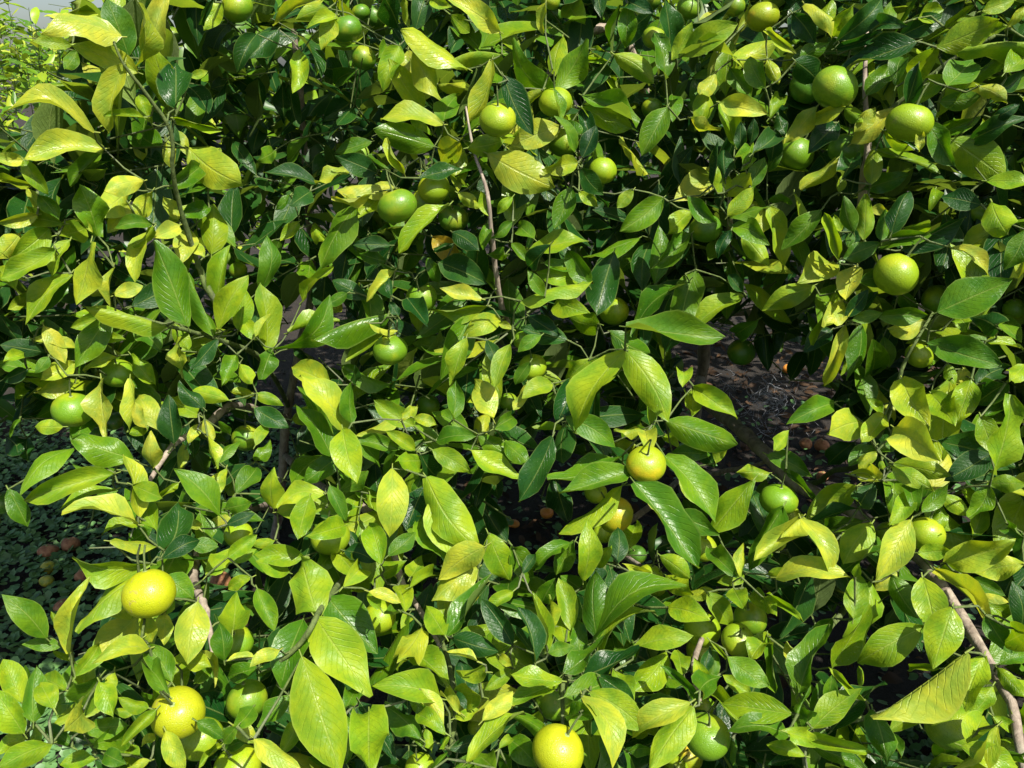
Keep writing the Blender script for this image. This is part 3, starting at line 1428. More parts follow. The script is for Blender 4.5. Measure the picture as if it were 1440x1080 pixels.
# ---- stems and branches: (pixel x, pixel y, distance) along the wood
G1 = (on_ground(965, 690) - ORG).length; G2 = (on_ground(385, 768) - ORG).length
WOOD = [
 ('trunk', [(964, 694, G1+0.02), (967, 650, 2.72), (978, 580, 2.62), (990, 500, 2.50), (985, 420, 2.35), (960, 320, 2.2), (920, 180, 1.98), (890, 80, 1.82)], .024, .012),
 ('branch', [(892, 90, 1.83), (872, 43, 1.78), (845, 40, 1.75), (820, 47, 1.73), (790, 68, 1.70), (760, 120, 1.62), (700, 150, 1.5)], .0125, .004),
 ('branch', [(984, 535, 2.56), (982, 556, 2.10), (1030, 594, 1.80), (1075, 636, 1.66), (1122, 682, 1.56), (1192, 714, 1.48), (1235, 747, 1.42), (1287, 780, 1.37), (1315, 810, 1.32), (1352, 867, 1.26), (1392, 935, 1.18), (1422, 990, 1.12), (1436, 1060, 1.08), (1455, 1130, 1.04)], .0170, .0040),
 ('trunk', [(384, 772, G2+0.02), (392, 720, 2.45), (397, 665, 2.3), (400, 610, 2.2), (407, 565, 2.1), (420, 490, 2.0), (440, 400, 1.95), (430, 250, 1.92), (420, 100, 1.88), (400, -20, 1.85)], .0150, .006),
 ('branch', [(400, 640, 2.25), (445, 680, 1.75), (500, 705, 1.42), (542, 750, 1.30), (567, 822, 1.20), (592, 860, 1.15), (620, 910, 1.10)], .010, .0028),
 ('branch', [(392, 722, 2.45), (360, 712, 1.65), (295, 755, 1.32), (272, 800, 1.22), (277, 830, 1.14), (290, 860, 1.10), (300, 920, 1.06)], .011, .003),
 ('branch', [(407, 590, 2.15), (335, 570, 1.52), (290, 598, 1.38), (245, 625, 1.28), (210, 677, 1.20)], .009, .003),
 ('branch', [(436, 396, 1.95), (385, 430, 1.65), (350, 462, 1.5)], .012, .005),
 ('branch', [(405, 570, 2.1), (370, 508, 1.55), (305, 477, 1.38), (232, 457, 1.27), (190, 445, 1.24)], .006, .0022),
 ('branch', [(352, 460, 1.5), (325, 450, 1.40), (298, 417, 1.34), (282, 382, 1.34), (275, 362, 1.33), (250, 280, 1.28), (243, 237, 1.25), (240, 185, 1.23), (200, 125, 1.21), (175, 92, 1.20), (160, 60, 1.20)], .0062, .0014),
 ('branch', [(500, 325, 1.85), (455, 345, 1.75), (375, 382, 1.68), (330, 410, 1.6)], .0045, .003),
 ('branch', [(978, 590, 2.62), (850, 540, 2.0), (745, 500, 1.55), (712, 450, 1.36), (700, 402, 1.29), (692, 335, 1.25), (685, 270, 1.23), (667, 215, 1.26), (655, 150, 1.30)], .008, .0016),
 ('branch', [(988, 440, 2.38), (1100, 430, 1.95), (1190, 340, 1.45), (1215, 250, 1.31), (1220, 200, 1.29), (1216, 115, 1.31), (1220, 40, 1.36)], .011, .0020),
 ('branch', [(966, 655, 2.72), (980, 671, 2.25), (1020, 662, 2.05), (1060, 655, 1.92), (1100, 640, 1.8)], .009, .004),
 ('branch', [(1110, 678, 1.80), (1145, 680, 1.68), (1172, 662, 1.58), (1207, 655, 1.48), (1238, 610, 1.36), (1262, 540, 1.28), (1272, 510, 1.27), (1290, 477, 1.27), (1312, 440, 1.30)], .0060, .0018),
 ('branch', [(1316, 812, 1.36), (1357, 760, 1.42), (1340, 722, 1.40), (1337, 700, 1.38), (1385, 677, 1.36), (1460, 640, 1.36)], .005, .003),
 ('branch', [(1352, 752, 1.42), (1358, 744, 1.41), (1412, 727, 1.38), (1470, 722, 1.36)], .0045, .0028),
 ('branch', [(1150, 905, 1.22), (1167, 882, 1.28), (1192, 852, 1.38), (1230, 790, 1.47), (1243, 752, 1.49)], .004, .006),
 ('branch', [(392, 932, 1.0), (422, 905, .98), (440, 878, .97), (455, 850, 1.02), (500, 790, 1.25), (535, 742, 1.31)], .0028, .004),
 ('branch', [(567, 822, 1.20), (620, 900, 1.16), (640, 990, 1.06), (632, 1060, 1.0)], .004, .0025),
 ('branch', [(862, 760, 1.75), (800, 950, 1.08), (792, 955, 0.98), (791, 1020, 0.96)], .004, .002),
 ('branch', [(966, 660, 2.70), (930, 700, 1.9), (862, 762, 1.75), (980, 850, 1.25), (975, 935, 1.06), (985, 990, 1.04)], .009, .0025),
 ('branch', [(1392, 935, 1.18), (1250, 1000, 1.16), (1140, 1030, 1.04), (1135, 1090, 1.0)], .004, .0025),
 ('branch', [(985, 400, 2.3), (1020, 360, 1.8), (1027, 310, 1.30), (1022, 250, 1.28)], .008, .0025),
 ('branch', [(895, 95, 1.83), (925, 110, 1.55), (950, 95, 1.42), (940, 40, 1.38)], .006, .0025),
 ('branch', [(1218, 180, 1.30), (1270, 140, 1.30), (1330, 90, 1.30), (1400, 50, 1.30)], .004, .0025),
]
seeds = []
for nm, pts, r0, r1 in WOOD:
    P = [at(*p) for p in pts]
    # Catmull-Rom through the points
    Q = []; R = []; n = len(P); step = 5
    for i in range(n-1):
        p0, p1, p2, p3 = P[max(i-1, 0)], P[i], P[i+1], P[min(i+2, n-1)]
        for k in range(step + (i == n-2)):
            t = k/step; tt = t*t; t3 = tt*t
            q = 0.5*((2*p1) + (-p0+p2)*t + (2*p0-5*p1+4*p2-p3)*tt + (-p0+3*p1-3*p2+p3)*t3)
            f = (i+t)/(n-1); r = r0*(1-f)+r1*f
            Q.append(q + Vector((random.gauss(0, r*0.10), random.gauss(0, r*0.10), random.gauss(0, r*0.10)))); R.append(r*(1+random.gauss(0, 0.06)))
    V, F = tube_arrays(Q, R, 8)
    k = len(V); V.append(Q[0]); V.append(Q[-1])
    F = [tuple(f) for f in F] + [(k, (j+1) % 8, j) for j in range(8)] + [(k+1, k-8+j, k-8+(j+1) % 8) for j in range(8)]
    me = mesh_from(nm, V, F, mat=M_BARK if r0 > 0.0065 else M_TWIG)
    obj(nm, me, tree)
    for q in Q[1:]: seeds.append(q)

# ---- leaves
UP = Vector((0, 0, 1))
def place_leaf(bx, by, tx, ty, wpx, col, lay, bend):
    Lp = math.hypot(tx-bx, ty-by)
    mx, my = (bx+tx)/2, (by+ty)/2
    d = front(mx, my) + {'f': -0.055, '-': 0.02, 'b': 0.16}[lay] + random.gauss(0, 0.018)
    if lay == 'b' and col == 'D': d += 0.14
    asp = wpx/max(Lp, 1)
    Lreal = max(Lp, wpx/0.50)
    if Lreal*d/FPX > 0.135: d = max(0.72, 0.135*FPX/Lreal)
    dz = math.sqrt(max(Lreal**2 - Lp**2, 0))*d/FPX
    dz = min(dz, 0.07)
    sg = -1 if ty > by else 1
    if random.random() < 0.2: sg = -sg
    dz = sg*dz + random.gauss(0, 0.012)
    if lay == '-' and sg < 0: dz *= 0.6
    B = at(bx, by, d - dz*0.35); T = at(tx, ty, d + dz*0.65)
    a = T - B; L = a.length; a.normalize()
    view = (B + T)/2 - ORG; view.normalize()
    n0 = -(view - a*view.dot(a)); n0.normalize(); s0 = n0.cross(a)
    wm = wpx*d/FPX
    cf = min((wm/L)/0.42, 1.0)
    rho = math.acos(max(cf, 0.5))*0.8 + random.uniform(0.03, 0.30)
    cr = math.cos(min(rho, 1.0))
    c1 = n0*math.cos(rho) + s0*math.sin(rho); c2 = n0*math.cos(rho) - s0*math.sin(rho)
    pref = UP*0.6 + sun_v*0.5
    nrm = c1 if c1.dot(pref) > c2.dot(pref) else c2
    if random.random() < 0.18: nrm = c2 if nrm is c1 else c1
    fold = math.acos(min(1.0, max(cf/cr, 0.35))) if cf < cr else 0.0
    fold = min(max(fold, random.uniform(0.18, 0.68)), 1.15)
    W = min(wm/(cr*math.cos(fold)), 0.066, 0.60*L)
    if random.random() < 0.34: fold = -fold*0.9
    arch = random.uniform(-0.05, 0.16)
    tw_ = random.gauss(0, 0.5); wv = random.uniform(0.04, 0.15)
    k = random.random()
    if k < 0.14: arch = random.uniform(0.20, 0.34)*random.choice([1, 1, -0.7])           # strongly recurved
    elif k < 0.26: tw_ = random.choice([-1, 1])*random.uniform(1.0, 1.9)                 # twisted
    elif k < 0.38: fold = math.copysign(random.uniform(0.85, 1.15), fold); W *= 1.25     # folded along the rib
    elif k < 0.46: wv = random.uniform(0.2, 0.3)                                          # crinkled
    s = nrm.cross(a)
    pd = -a*0.8 + view*0.5; pd.normalize()
    return leaf_arrays(B, a, nrm, L, W, fold, arch, bend*d/FPX*0.6*(1 if s.dot(Vector((0, 0, 1))) > 0 else -1)*-1 + random.gauss(0, 0.03)*L,
                       wv, random.random()*6.28, 8, 4, random.uniform(0.80, 1.10), random.uniform(0.92, 1.25), tw_, 0.05, pd), B, d, Lp*wpx

placed = []
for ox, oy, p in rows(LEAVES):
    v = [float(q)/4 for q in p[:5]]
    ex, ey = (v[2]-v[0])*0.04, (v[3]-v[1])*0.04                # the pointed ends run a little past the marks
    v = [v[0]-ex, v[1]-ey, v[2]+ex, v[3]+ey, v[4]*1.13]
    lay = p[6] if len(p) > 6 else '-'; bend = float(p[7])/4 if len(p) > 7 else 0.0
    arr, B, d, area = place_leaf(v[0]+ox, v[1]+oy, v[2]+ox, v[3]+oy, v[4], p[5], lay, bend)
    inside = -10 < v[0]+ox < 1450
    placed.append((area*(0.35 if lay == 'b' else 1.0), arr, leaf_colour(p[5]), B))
order = sorted(range(len(placed)), key=lambda i: -placed[i][0])
big = set(order[:300])
rest = Bag(); back = Bag(); nodes = []
for i, (area, (V, F, UV), col, B) in enumerate(placed):
    nodes.append(B)
    if i in big:
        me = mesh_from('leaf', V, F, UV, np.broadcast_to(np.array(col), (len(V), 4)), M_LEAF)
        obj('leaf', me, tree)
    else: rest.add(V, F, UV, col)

# ---- fruit
FCOL = {'d': (0.055, 0.150, 0.010, .1), 'g': (0.065, 0.165, 0.008, .1), 'm': (0.105, 0.215, 0.008, .2), 'p': (0.20, 0.34, 0.05, .1), 'y': (0.185, 0.285, 0.008, .35), 'r': (0.36, 0.17, 0.075, .1), 'Y': (0.29, 0.33, 0.006, .4), 'o': (0.22, 0.28, 0.008, 0.9)}
def fruit_mesh(k):
    nu, nv = 28, 18; V = []; F = []; rr = random.Random(40+k)
    asp = [0.86, 0.90, 0.83, 0.92][k]; a1, a2, a3 = rr.uniform(0, 6), rr.uniform(0, 6), rr.uniform(0, 6)
    for j in range(nv+1):
        th = math.pi*j/nv
        for i in range(nu):
            ph = 2*math.pi*i/nu
            r = 1 + 0.018*math.sin(2*ph+a1)*math.sin(th) + 0.013*math.sin(3*ph+a2)*math.sin(th)**2 + 0.02*math.cos(ph+a3)*math.sin(2*th)
            x = r*math.sin(th)*math.cos(ph); y = r*math.sin(th)*math.sin(ph); z = r*math.cos(th)*asp
            rad = math.sin(th)
            z -= 0.09*math.exp(-(rad/0.22)**2)*(1 if th < 1.57 else 0) - 0.05*math.exp(-(rad/0.2)**2)*(1 if th > 1.57 else 0)
            z += [0, 0.03, 0.0, 0.06][k]*math.exp(-(rad/0.45)**2)*(1 if th < 1.57 else 0)
            V.append((x*0.029, y*0.029, z*0.029))
    for j in range(nv):
        for i in range(nu):
            F.append((j*nu+i, (j+1)*nu+i, (j+1)*nu+(i+1) % nu, j*nu+(i+1) % nu))
    return mesh_from('rind', V, np.array(F), mat=M_RIND), max(v[2] for v in V[:nu])
FM = [fruit_mesh(k) for k in range(4)]
def calyx_mesh():
    V = [(0, 0, 0.0018)]; F = []
    for i in range(10):
        a = math.pi*2*i/10; r = 0.0058 if i % 2 == 0 else 0.0030
        V.append((r*math.cos(a), r*math.sin(a), 0.0004 if i % 2 else -0.0004))
    for i in range(10): F.append((0, 1+i, 1+(i+1) % 10))
    b0 = 11
    for i in range(10): V.append((V[1+i][0], V[1+i][1], V[1+i][2]-0.0025))
    for i in range(10): F.append((1+i, b0+i, b0+(i+1) % 10, 1+(i+1) % 10))
    return mesh_from('calyx', V, F, mat=M_CALYX)
CAL = calyx_mesh()
Vs, Fs = tube_arrays([(0, 0, -0.004), (0.0005, 0, 0.008), (0.002, 0.001, 0.020), (0.005, 0.002, 0.030)], [0.0017, 0.0014, 0.0013, 0.0012], 6)
STALK = mesh_from('stalk', Vs, [tuple(f) for f in Fs], mat=M_TWIG)
def make_fruit(idx, p, r, colc, label, group):
    """an empty at the fruit's foot that carries rind, calyx and stalk"""
    k = idx % 4; me, top = FM[k]; sc = r/0.029
    root = empty('mandarin', (0, 0, 0)); tag(root, label, 'mandarin', group)
    rnd = random.Random(500+idx)
    tilt = Vector((rnd.gauss(0, 0.28), rnd.gauss(-0.1, 0.25), 1)).normalized()
    q = tilt.to_track_quat('Z', 'Y')
    root.rotation_mode = 'QUATERNION'; root.rotation_quaternion = q
    foot = p - tilt*r*0.85; root.location = foot; root.scale = (sc, sc, sc)
    o = bpy.data.objects.new('rind', me); C.objects.link(o); o.parent = root; o.location = (0, 0, 0.029*0.85); o.rotation_euler = (0, 0, rnd.random()*6.28)
    c = FCOL[colc]; j = rnd.uniform(0.9, 1.1); o.color = (c[0]*j, c[1]*j, c[2], c[3])
    z = 0.029*0.85 + top
    o2 = bpy.data.objects.new('calyx', CAL); C.objects.link(o2); o2.parent = root; o2.location = (0, 0, z); o2.rotation_euler = (0, 0, rnd.random()*6.28)
    o3 = bpy.data.objects.new('stalk', STALK); C.objects.link(o3); o3.parent = root; o3.location = (0, 0, z); o3.rotation_euler = (0, 0, rnd.random()*6.28)
    return p + tilt*(r*0.95 + 0.028)
NAMED = {
 1: 'lime green mandarin under upright glossy leaves at the crown top', 2: 'plain green mandarin beside a pale leaf, above a smaller green one',
 3: 'smaller green mandarin hanging just below a plain green one', 6: 'rough yellow green mandarin beneath a long narrow curved yellow leaf',
 7: 'pale shaded mandarin behind a dark blue green leaf', 8: 'yellow green mandarin peeping over a touching pair of lime ones',
 10: 'yellow green mandarin behind upright dark leaves and a speckled leaf', 11: 'yellow green mandarin half shaded by a narrow dark hanging leaf',
 12: 'lime green mandarin near the thick arched brown branch', 13: 'small green mandarin peeping over a broad drooping leaf',
 14: 'orange tinted mandarin beside a pale crinkled leaf', 21: 'large lime green mandarin touching a darker one tucked behind it',
 22: 'large yellow green mandarin above a broad pale drooping leaf', 23: 'lime green mandarin below a folded yellow leaf and dark young shoot',
 24: 'green mandarin beside an upright grey twig, over a curled leaf', 25: 'dark green mandarin tucked behind a large lime green one',
 29: 'lime green mandarin behind a narrow drooping yellow leaf', 30: 'lime mandarin with yellow flush hanging under folded pale leaves',
 31: 'small pale mandarin showing its calyx between upright leaves', 34: 'larger lime mandarin of a touching pair under a rolled yellow leaf',
 35: 'smaller lime mandarin of a touching pair above a long leaf', 36: 'dark green mandarin hanging below a touching pair of lime ones',
 37: 'lime green mandarin resting above a dark cupped leaf', 38: 'lime green mandarin with a small oval pale leaf on top',
 41: 'yellow green mandarin half behind a large dark drooping leaf', 42: 'olive green mandarin under a curled leaf at a young shoot',
 43: 'dark green mandarin hanging free in the hollow beside the grey stem', 44: 'bright yellow green mandarin below another beside narrow upright leaves',
 45: 'lime green mandarin just above a bright yellow green one', 47: 'large yellow green mandarin behind a ribbed green leaf',
 48: 'small yellow green mandarin beside a thin curved twig', 49: 'shaded lime mandarin against the base of a large green leaf',
 52: 'round lime mandarin hanging by its stalk over the ground cover', 55: 'green mandarin in shade beside a slim brown stem',
 56: 'yellow green mandarin beside a peeling brown twig', 57: 'dark green mandarin beside a single drooping leaf over ground cover',
 58: 'rotting pinkish brown mandarin in the shaded hollow', 59: 'shaded green mandarin behind a tuft of pale leaves',
 60: 'large yellow green mandarin capped by one pale leaf', 62: 'orange flushed mandarin topped by a folded yellow leaf',
 63: 'orange flushed mandarin beside a long cupped leaf, below another', 64: 'yellow mandarin half under a dark pointed leaf',
 65: 'small yellow mandarin tucked behind an orange flushed one', 66: 'shaded yellow mandarin behind two long green leaves',
 70: 'lime green mandarin crossed by a thin twig beside the brown limb', 71: 'round yellow green mandarin beside a long upright yellow leaf',
 72: 'lime mandarin behind a long upright yellow leaf', 73: 'dark spotted mandarin in shade behind two pale leaves',
 75: 'large bright yellow mandarin above a cluster of yellow leaves', 76: 'large bright yellow mandarin touching a greener one beneath it',
 77: 'yellow green mandarin tucked beneath a large bright yellow one', 78: 'lime mandarin behind a folded dark green leaf',
 79: 'lime mandarin with a small cupped leaf across its lower side', 80: 'yellow green mandarin low on a twig below leafy stems',
 81: 'yellow mandarin roofed by small curled pale leaves', 85: 'large yellow mandarin hanging alone on a straight green stalk',
 86: 'large lime green mandarin below a rosette of dark leaves', 87: 'yellow green mandarin of a trio, under a broad pale leaf',
 88: 'yellow green mandarin of a trio, with scarred rind', 89: 'yellow green mandarin of a trio, behind upright young leaves',
 90: 'lime mandarin behind leaves above a large yellow one', 91: 'lime mandarin under small oval leaves beside a trio of fruit',
 92: 'orange yellow mandarin behind a large lime green one', 96: 'olive green mandarin below a long pale speckled leaf'}
def fruit_label(idx, c, lay):
    w = {'d': 'dark green', 'g': 'green', 'm': 'lime green', 'p': 'pale green', 'y': 'yellow green', 'Y': 'bright yellow', 'o': 'orange tinted', 'r': 'brown'}[c]
    if idx in NAMED: return NAMED[idx], 'mandarins on the front tree'
    return 'small %s mandarin mostly hidden behind leaves' % w, 'small %s mandarins half hidden in the crown' % w
DISCS = []
for idx, (ox, oy, p) in enumerate(rows(FRUIT)):
    x, y, r = float(p[0])/4+ox, float(p[1])/4+oy, float(p[2])/4
    lay = p[4] if len(p) > 4 else '-'
    d0 = front(x, y) + {'f': -0.04, '-': 0.0, 'b': 0.13}[lay]
    ds = 0.054*FPX/(2*r)
    d = min(max(ds, d0-0.05), d0+(0.55 if p[3] in 'dr' else 0.07))
    DISCS.append((x, y, r*1.25, d))
    rad = min(max(r*d/FPX, 0.017), 0.0335)
    lab, grp = fruit_label(idx, p[3], lay)
    nodes.append(make_fruit(idx, at(x, y, d), rad, p[3], lab, grp))

def proj(p):
    q = p - ORG; z = q.y*cp - q.z*sp; x = q.x; y = q.y*sp + q.z*cp
    return 720 + FPX*x/z, 540 - FPX*y/z
# ---- twigs: every leaf and fruit hangs from the nearest wood
tw = Bag()
P = np.array([tuple(s) for s in seeds] + [tuple(n) for n in nodes]); ns = len(seeds)
best = np.full(len(P), 1e9); par = np.full(len(P), -1); done = np.zeros(len(P), bool)
done[:ns] = True
for i in range(ns):
    dd = np.linalg.norm(P - P[i], axis=1); m = dd < best; best[m] = dd[m]; par[m] = i
for _ in range(len(nodes)):
    c = np.where(done, 1e9, best); i = int(np.argmin(c)); done[i] = True
    A, Bp = Vector(P[par[i]]), Vector(P[i])
    away = (Bp - ORG).normalized()
    if best[i] > 0.11: A = Bp + away*0.16 - UP*0.05 + Vector((random.gauss(0, 0.03), random.gauss(0, 0.03), 0))
    Bp2 = Bp + away*0.006
    mid = (A + Bp2)/2 + away*0.012 + Vector((random.gauss(0, 0.004), random.gauss(0, 0.004), random.gauss(0, 0.004)))
    for f in (0.15, 0.35, 0.5, 0.65, 0.85):
        q = A*(1-f) + Bp2*f; qx, qy = proj(q)
        if any((q-ORG).length < fd and (qx-hx)**2 + (qy-hy)**2 < (rr*0.78)**2 for hx, hy, rr, fd in DISCS):
            A = Bp + away*0.10; mid = (A + Bp2)/2; break
    if (A-Bp2).length > 0.004:
        V, F = tube_arrays([A, mid, Bp2], [0.0017, 0.0014, 0.0011], 5); tw.add([tuple(v) for v in V], F)
    dd = np.linalg.norm(P - P[i], axis=1); m = (dd < best) & ~done; best[m] = dd[m]; par[m] = i

# ---- the rest of the crown: leafy shoots behind the leaves in front and out to the sides
HOLES = [(1060, 570, 100, 78), (1130, 640, 66, 60), (1010, 520, 50, 50), (770, 720, 75, 72), (725, 765, 60, 30), (440, 492, 62, 34), (55, 765, 120, 175), (-150, 900, 250, 330),
         (25, 930, 70, 110), (1185, 905, 40, 50), (1245, 960, 62, 66), (1290, 1040, 60, 40), (85, 1062, 50, 26), (960, 640, 28, 40), (393, 740, 22, 40), (40, 40, 70, 75), (20, 120, 60, 70)]
for nm, pts, r0, r1 in WOOD:
    if r0 > 0.008 and nm == 'branch' and pts[0][0] > 960 and pts[0][1] > 500 or nm == 'trunk':
        for (ax, ay, _), (bx_, by_, _) in zip(pts, pts[1:]):
            if ay < 470: continue
            for k in range(4): HOLES.append((ax+(bx_-ax)*k/4, ay+(by_-ay)*k/4, 17, 17))
def ok_leaf(p, margin=1.0):
    px, py = proj(p)
    for hx, hy, rx, ry in HOLES:
        if ((px-hx)/(rx*margin))**2 + ((py-hy)/(ry*margin))**2 < 1: return False
    dp = (p-ORG).length
    for hx, hy, rr, fd in DISCS:
        if dp < fd + 0.03 and (px-hx)**2 + (py-hy)**2 < rr*rr: return False
    if -40 < px < 1480 and -40 < py < 1120 and (p-ORG).length < front(px, py) + 0.07: return False
    return True
def shoot(org, dirv, ln, nl, bag_, tbag, cols, Lm, check=True):
    dirv = dirv.normalized(); s = dirv.orthogonal().normalized(); t = dirv.cross(s)
    ang = random.random()*6.28; end = org + dirv*ln - UP*ln*0.12; any_ = False
    for i in range(nl):
        f = (i+0.6)/nl; p = org*(1-f) + end*f
        ang += 2.399; o_ = s*math.cos(ang) + t*math.sin(ang)
        a = (dirv*random.uniform(0.25, 0.8) + o_*0.9 - UP*random.uniform(0, 0.45)).normalized()
        L = Lm*random.uniform(0.75, 1.15)
        if check and not (ok_leaf(p + a*L*0.6) and ok_leaf(p + a*L*0.95) and ok_leaf(p + a*L*0.25)): continue
        nn = (UP*1.0 + sun_v*0.5 + Vector((random.gauss(0, 0.5), random.gauss(0, 0.5), random.gauss(0, 0.3)))); nn = nn - a*nn.dot(a)
        if nn.length < 0.05: continue
        nn.normalize(); any_ = True
        V, F, UV = leaf_arrays(p + a*0.006, a, nn, L, L*random.uniform(0.36, 0.48), random.uniform(0.1, 0.5)*random.choice([1, 1, -1]), random.uniform(-0.03, 0.12), random.gauss(0, 0.03)*L, random.uniform(0.02, 0.08), random.random()*6, 6, 2,
                               random.uniform(0.8, 1.05), random.uniform(0.92, 1.2), random.gauss(0, 0.5), 0.03, None)
        bag_.add(V, F, UV, leaf_colour(random.choice(cols)))
    if any_:
        V, F = tube_arrays([org, (org+end)/2, end], [0.0018, 0.0015, 0.001], 4); tbag.add([tuple(v) for v in V], F)
cnt = 0
def try_shoot(px, py, d, cols, Lm, bg_=None):
    o_ = at(px, py, d)
    if o_.z < 0.22 or o_.z > 2.25 or o_.y < 0.25: return False
    if (o_.x/2.1)**2 + ((o_.y-2.2)/1.95)**2 + (max(o_.z-0.6, 0)/1.75)**2 > 1.0: return False
    if not ok_leaf(o_, 1.08): return False
    dv = Vector((random.gauss(0, 0.7), -0.75 + random.gauss(0, 0.5), 0.35 + random.gauss(0, 0.5)))
    shoot(o_, dv, random.uniform(0.08, 0.17), random.randint(5, 8), bg_ or back, tw, cols, Lm); return True
DARK = [(380, 170, 120, 150), (450, 250, 90, 90), (860, 350, 140, 110), (1070, 580, 130, 120), (430, 470, 80, 60), (750, 700, 90, 90), (60, 760, 140, 200), (930, 250, 60, 70), (1190, 930, 90, 130)]  # shade put into the leaf colours: no bright shoots in these zones
n = 0
while n < 75:
    px, py = random.uniform(-40, 1480), random.uniform(-40, 1120)
    if any(((px-x)/rx)**2 + ((py-y)/ry)**2 < 1 for x, y, rx, ry in DARK): n += 0.02; continue
    if try_shoot(px, py, front(px, py) + random.uniform(0.10, 0.20), 'LLGGGDY' if px < 300 or py > 500 else 'LLLGGY', 0.115, rest): n += 1
    n += 0.02
n = 0
while n < 340:
    px, py = random.uniform(-60, 1500), random.uniform(-60, 1140)
    if try_shoot(px, py, front(px, py) + random.uniform(0.15, 0.36), 'GDDDD', 0.112, rest): n += 1  # dark leaf colours deepen the shade in gaps between the front leaves
    n += 0.02
n = 0
while n < 900:
    px, py = random.uniform(-60, 1500), random.uniform(-60, 1080)*random.choice([0.5, 0.8, 1])
    if try_shoot(px, py, front(px, py) + random.uniform(0.34, 1.9), 'GDDD', 0.10): n += 1  # deeper shoots, their dark leaf colours also standing for shade
    n += 0.02
n = 0
while n < 900:
    px, py = random.choice([random.uniform(-420, -40), random.uniform(1480, 2100), random.uniform(-200, 1700)]), random.uniform(-520, 1250)
    if -40 < px < 1480 and py > -40 or px < -40 and py > 420: n += 0.01; continue
    off = 0.0
    if py < -40: off = 0.40 + 0.0012*(-40-py)
    elif px > 1480: off = 0.22
    if try_shoot(px, py, front(px, py) + off + random.uniform(0.0, 0.5)*random.choice([1, 2, 3]), 'YLLGGD', 0.11): n += 1
    n += 0.02
n = 0
while n < 520:                                  # roof of the crown, shoots added to keep the hollow in shade
    p_ = Vector((random.uniform(-1.3, 2.5), random.uniform(1.75, 3.9), random.uniform(1.15, 2.15)))
    n += 0.02
    if ((p_.x-0.6)/1.9)**2 + ((p_.y-2.6)/1.35)**2 + ((p_.z-1.0)/1.15)**2 > 1 or not ok_leaf(p_, 1.1): continue
    px, py = proj(p_)
    if px < 110 and py < 240: continue
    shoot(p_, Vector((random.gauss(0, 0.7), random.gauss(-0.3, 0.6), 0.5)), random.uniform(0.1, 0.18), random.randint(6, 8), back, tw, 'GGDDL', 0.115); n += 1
for k in range(170):                            # rear skirt of the crown, added dark leaved to block skylight behind the hollow
    p_ = Vector((random.uniform(-0.7, 2.7), random.uniform(3.55, 4.2), random.uniform(0.22, 1.3)))
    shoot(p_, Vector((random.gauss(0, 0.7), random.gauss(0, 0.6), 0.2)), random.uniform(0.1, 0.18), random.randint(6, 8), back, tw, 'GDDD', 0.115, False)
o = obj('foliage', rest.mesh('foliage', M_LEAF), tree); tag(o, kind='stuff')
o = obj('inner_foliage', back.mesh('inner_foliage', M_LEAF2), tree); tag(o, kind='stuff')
o = obj('twigs', tw.mesh('twigs', M_TWIG), tree); tag(o, kind='stuff')
print('leaf pieces', len(placed), 'fruit', idx+1)

# ------------------------------------------------------------------ trees farther back
def far_tree(cx, cy, rx, h, label, n_sh, Lm, seed):
    random.seed(seed)
    root = empty('mandarin_tree', (cx, cy, gz(cx, cy))); tag(root, label, 'tree', None)
    lb, tb = Bag(), Bag()
    stems = []
    for k in range(4):
        a = k*1.57+random.random(); e = Vector((cx+math.cos(a)*rx*0.45, cy+math.sin(a)*rx*0.45, h*0.62))
        P = [Vector((cx, cy, gz(cx, cy)-0.03)), Vector((cx+math.cos(a)*0.06, cy+math.sin(a)*0.06, 0.3)), (Vector((cx, cy, h*0.4))+e)/2, e]
        V, F = tube_arrays(P, [0.04, 0.03, 0.02, 0.008], 7)
        me = mesh_from('trunk' if k == 0 else 'branch', V, F, mat=M_BARK); obj('trunk' if k == 0 else 'branch', me, root)
    for i in range(n_sh):
        v = Vector((random.gauss(0, 1), random.gauss(0, 1), random.gauss(0, 1))).normalized()
        if v.z < -0.35: v.z = -v.z
        lump = 1 + 0.10*math.sin(5*v.x+seed)*math.cos(4*v.z+2*v.y)
        rr = random.uniform(0.68, 1.0)*lump
        p = Vector((cx+v.x*rx*rr, cy+v.y*rx*rr, h*0.45+v.z*h*0.55*rr))
        if p.z < 0.12: continue
        if not (-60 < proj(p)[0] < 1500) or p.y < 1.6: pass
        shoot(p, v + UP*0.4, random.uniform(0.1, 0.2), random.randint(5, 7), lb, tb, 'LLLGGYG', Lm, False)
    o = obj('crown', lb.mesh('crown', M_LEAF2), root); tag(o, kind='stuff')
    o = obj('twigs', tb.mesh('twigs', M_TWIG), root); tag(o, kind='stuff')
far_tree(-2.55, 4.3, 1.25, 1.60, 'pale leafy mandarin tree standing behind the spreading front tree', 620, 0.085, 3)
far_tree(-4.9, 7.6, 1.6, 1.80, 'distant mandarin tree whose top meets the white sky', 520, 0.10, 5)

far_tree(0.2, 5.6, 1.5, 2.0, 'dense mandarin tree behind the grey stems of the front tree', 420, 0.10, 8)
far_tree(3.3, 5.4, 1.5, 2.0, 'leafy mandarin tree behind the long brown drooping limb', 420, 0.10, 9)

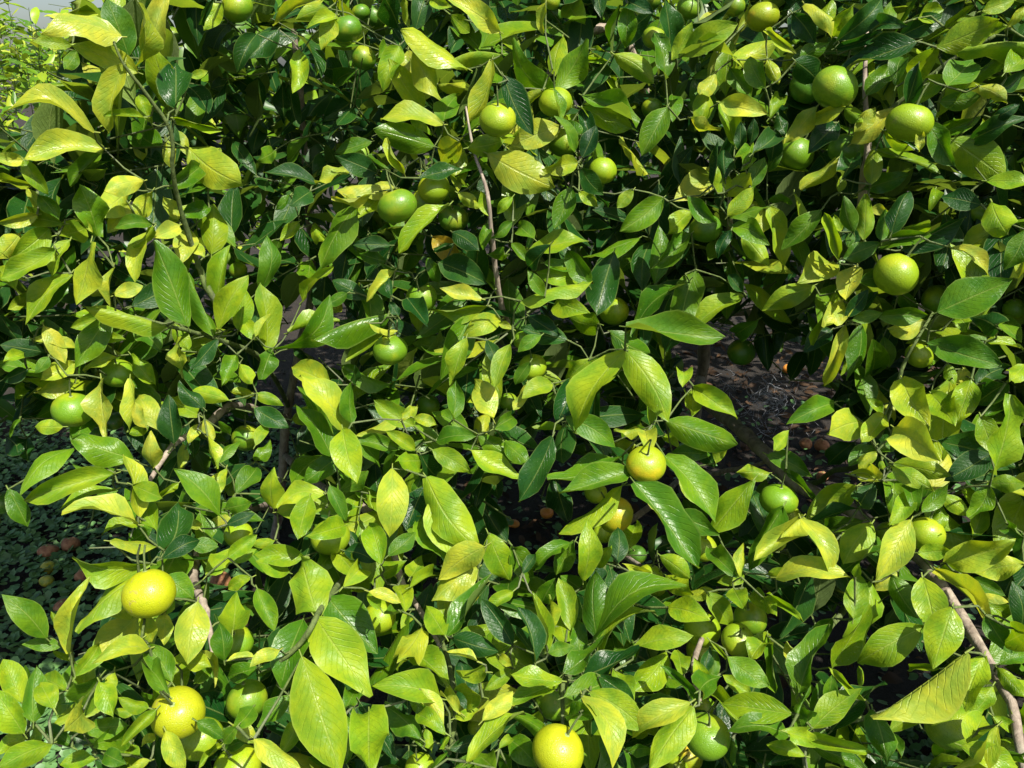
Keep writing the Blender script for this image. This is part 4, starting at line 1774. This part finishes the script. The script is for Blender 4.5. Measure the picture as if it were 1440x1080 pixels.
# ------------------------------------------------------------------ fallen fruit
def fallen(px, py, r, mat, label, squash, seed, grp=None):
    rr = random.Random(seed); nu, nv = 18, 12; V = []; F = []
    p0 = on_ground(px, py, 0.02); z0 = gz(p0.x, p0.y)
    for j in range(nv+1):
        th = math.pi*j/nv
        for i in range(nu):
            ph = 2*math.pi*i/nu
            q = 1 + 0.06*math.sin(2*ph+seed)*math.sin(th) + 0.05*math.sin(3*ph+2*th+seed*2)*math.sin(th) - 0.22*math.exp(-((th-0.8)**2+(math.sin((ph-seed)/2))**2*3)/0.18)
            V.append((r*q*math.sin(th)*math.cos(ph), r*q*math.sin(th)*math.sin(ph), r*squash*q*math.cos(th)))
    for j in range(nv):
        for i in range(nu): F.append((j*nu+i, (j+1)*nu+i, (j+1)*nu+(i+1) % nu, j*nu+(i+1) % nu))
    zmin = min(v[2] for v in V)
    V = [(v[0], v[1], v[2]-zmin) for v in V]
    root = empty('fallen_mandarin', (p0.x, p0.y, z0+0.002)); tag(root, label, 'mandarin', grp)
    o = bpy.data.objects.new('rind', mesh_from('rind', V, np.array(F), mat=mat)); C.objects.link(o); o.parent = root
    zt = max(v[2] for v in V)
    o2 = bpy.data.objects.new('calyx', CAL); C.objects.link(o2); o2.parent = root; o2.location = (0, 0, zt-0.0005)
fallen(69, 780, 0.029, M_ROT, 'split brown rotting mandarin on ground cover beside a yellowing one', 0.8, 1)
fallen(100, 770, 0.027, M_ROT, 'dull brown mandarin half sunk in ground cover beneath yellow leaves', 0.85, 2)
fallen(117, 812, 0.024, M_ROT, 'reddish brown shrivelled mandarin on ground cover below a long leaf', 0.8, 3)
fallen(90, 858, 0.027, M_ROT, 'tan brown mandarin on ground cover behind a rolled yellow leaf', 0.85, 4)
fallen(311, 828, 0.030, M_ROT, 'tan fallen mandarin under leaves beside a green twig', 0.9, 5)
fallen(68, 800, 0.021, M_FALLY, 'small yellowing mandarin on ground cover touching a brown one', 0.9, 6)
fallen(66, 818, 0.019, M_FALLY, 'tiny yellow green mandarin on ground cover', 0.9, 7)
fallen(769, 715, 0.022, M_ROTO, 'bright orange mandarin lying on leaf litter', 0.9, 8)
fallen(722, 727, 0.020, M_ROTO, 'squashed reddish orange mandarin on leaf litter', 0.6, 9)
fallen(1156, 624, 0.029, M_ROT, 'brown mandarin of a shaded pair lying on soil, the redder one', 0.9, 10)
fallen(1134, 620, 0.027, M_ROT, 'brown mandarin of a shaded pair lying on soil, near the netting', 0.85, 11)
fallen(1157, 665, 0.023, M_ROT, 'lone brown mandarin on soil beside a grey forked twig', 0.85, 12)
fallen(1107, 522, 0.026, M_ROTO, 'dim orange mandarin on soil far back in the hollow', 0.9, 13)

# ------------------------------------------------------------------ tangle of fine netting lying under the crown
bagn = Bag(); random.seed(12)
nc = on_ground(1066, 592)
for k in range(46):
    p = nc + Vector((random.gauss(0, 0.13), random.gauss(0, 0.12), random.uniform(0.02, 0.16))); d = Vector((random.gauss(0, 1), random.gauss(0, 1), random.gauss(0, 0.6))).normalized()
    Q = []
    for i in range(16):
        Q.append(p.copy()); d = (d + Vector((random.gauss(0, 0.7), random.gauss(0, 0.7), random.gauss(0, 0.45))) + (nc + Vector((0, 0, 0.10)) - p)*1.2).normalized(); p = p + d*0.022
        p.z = max(p.z, gz(p.x, p.y)+0.006)
    V, F = tube_arrays(Q, [0.0007]*16, 3); bagn.add([tuple(v) for v in V], F)
o = obj('netting', bagn.mesh('netting', M_NET)); tag(o, 'loose tangle of pale thin netting thread on soil behind the brown limb', 'netting')
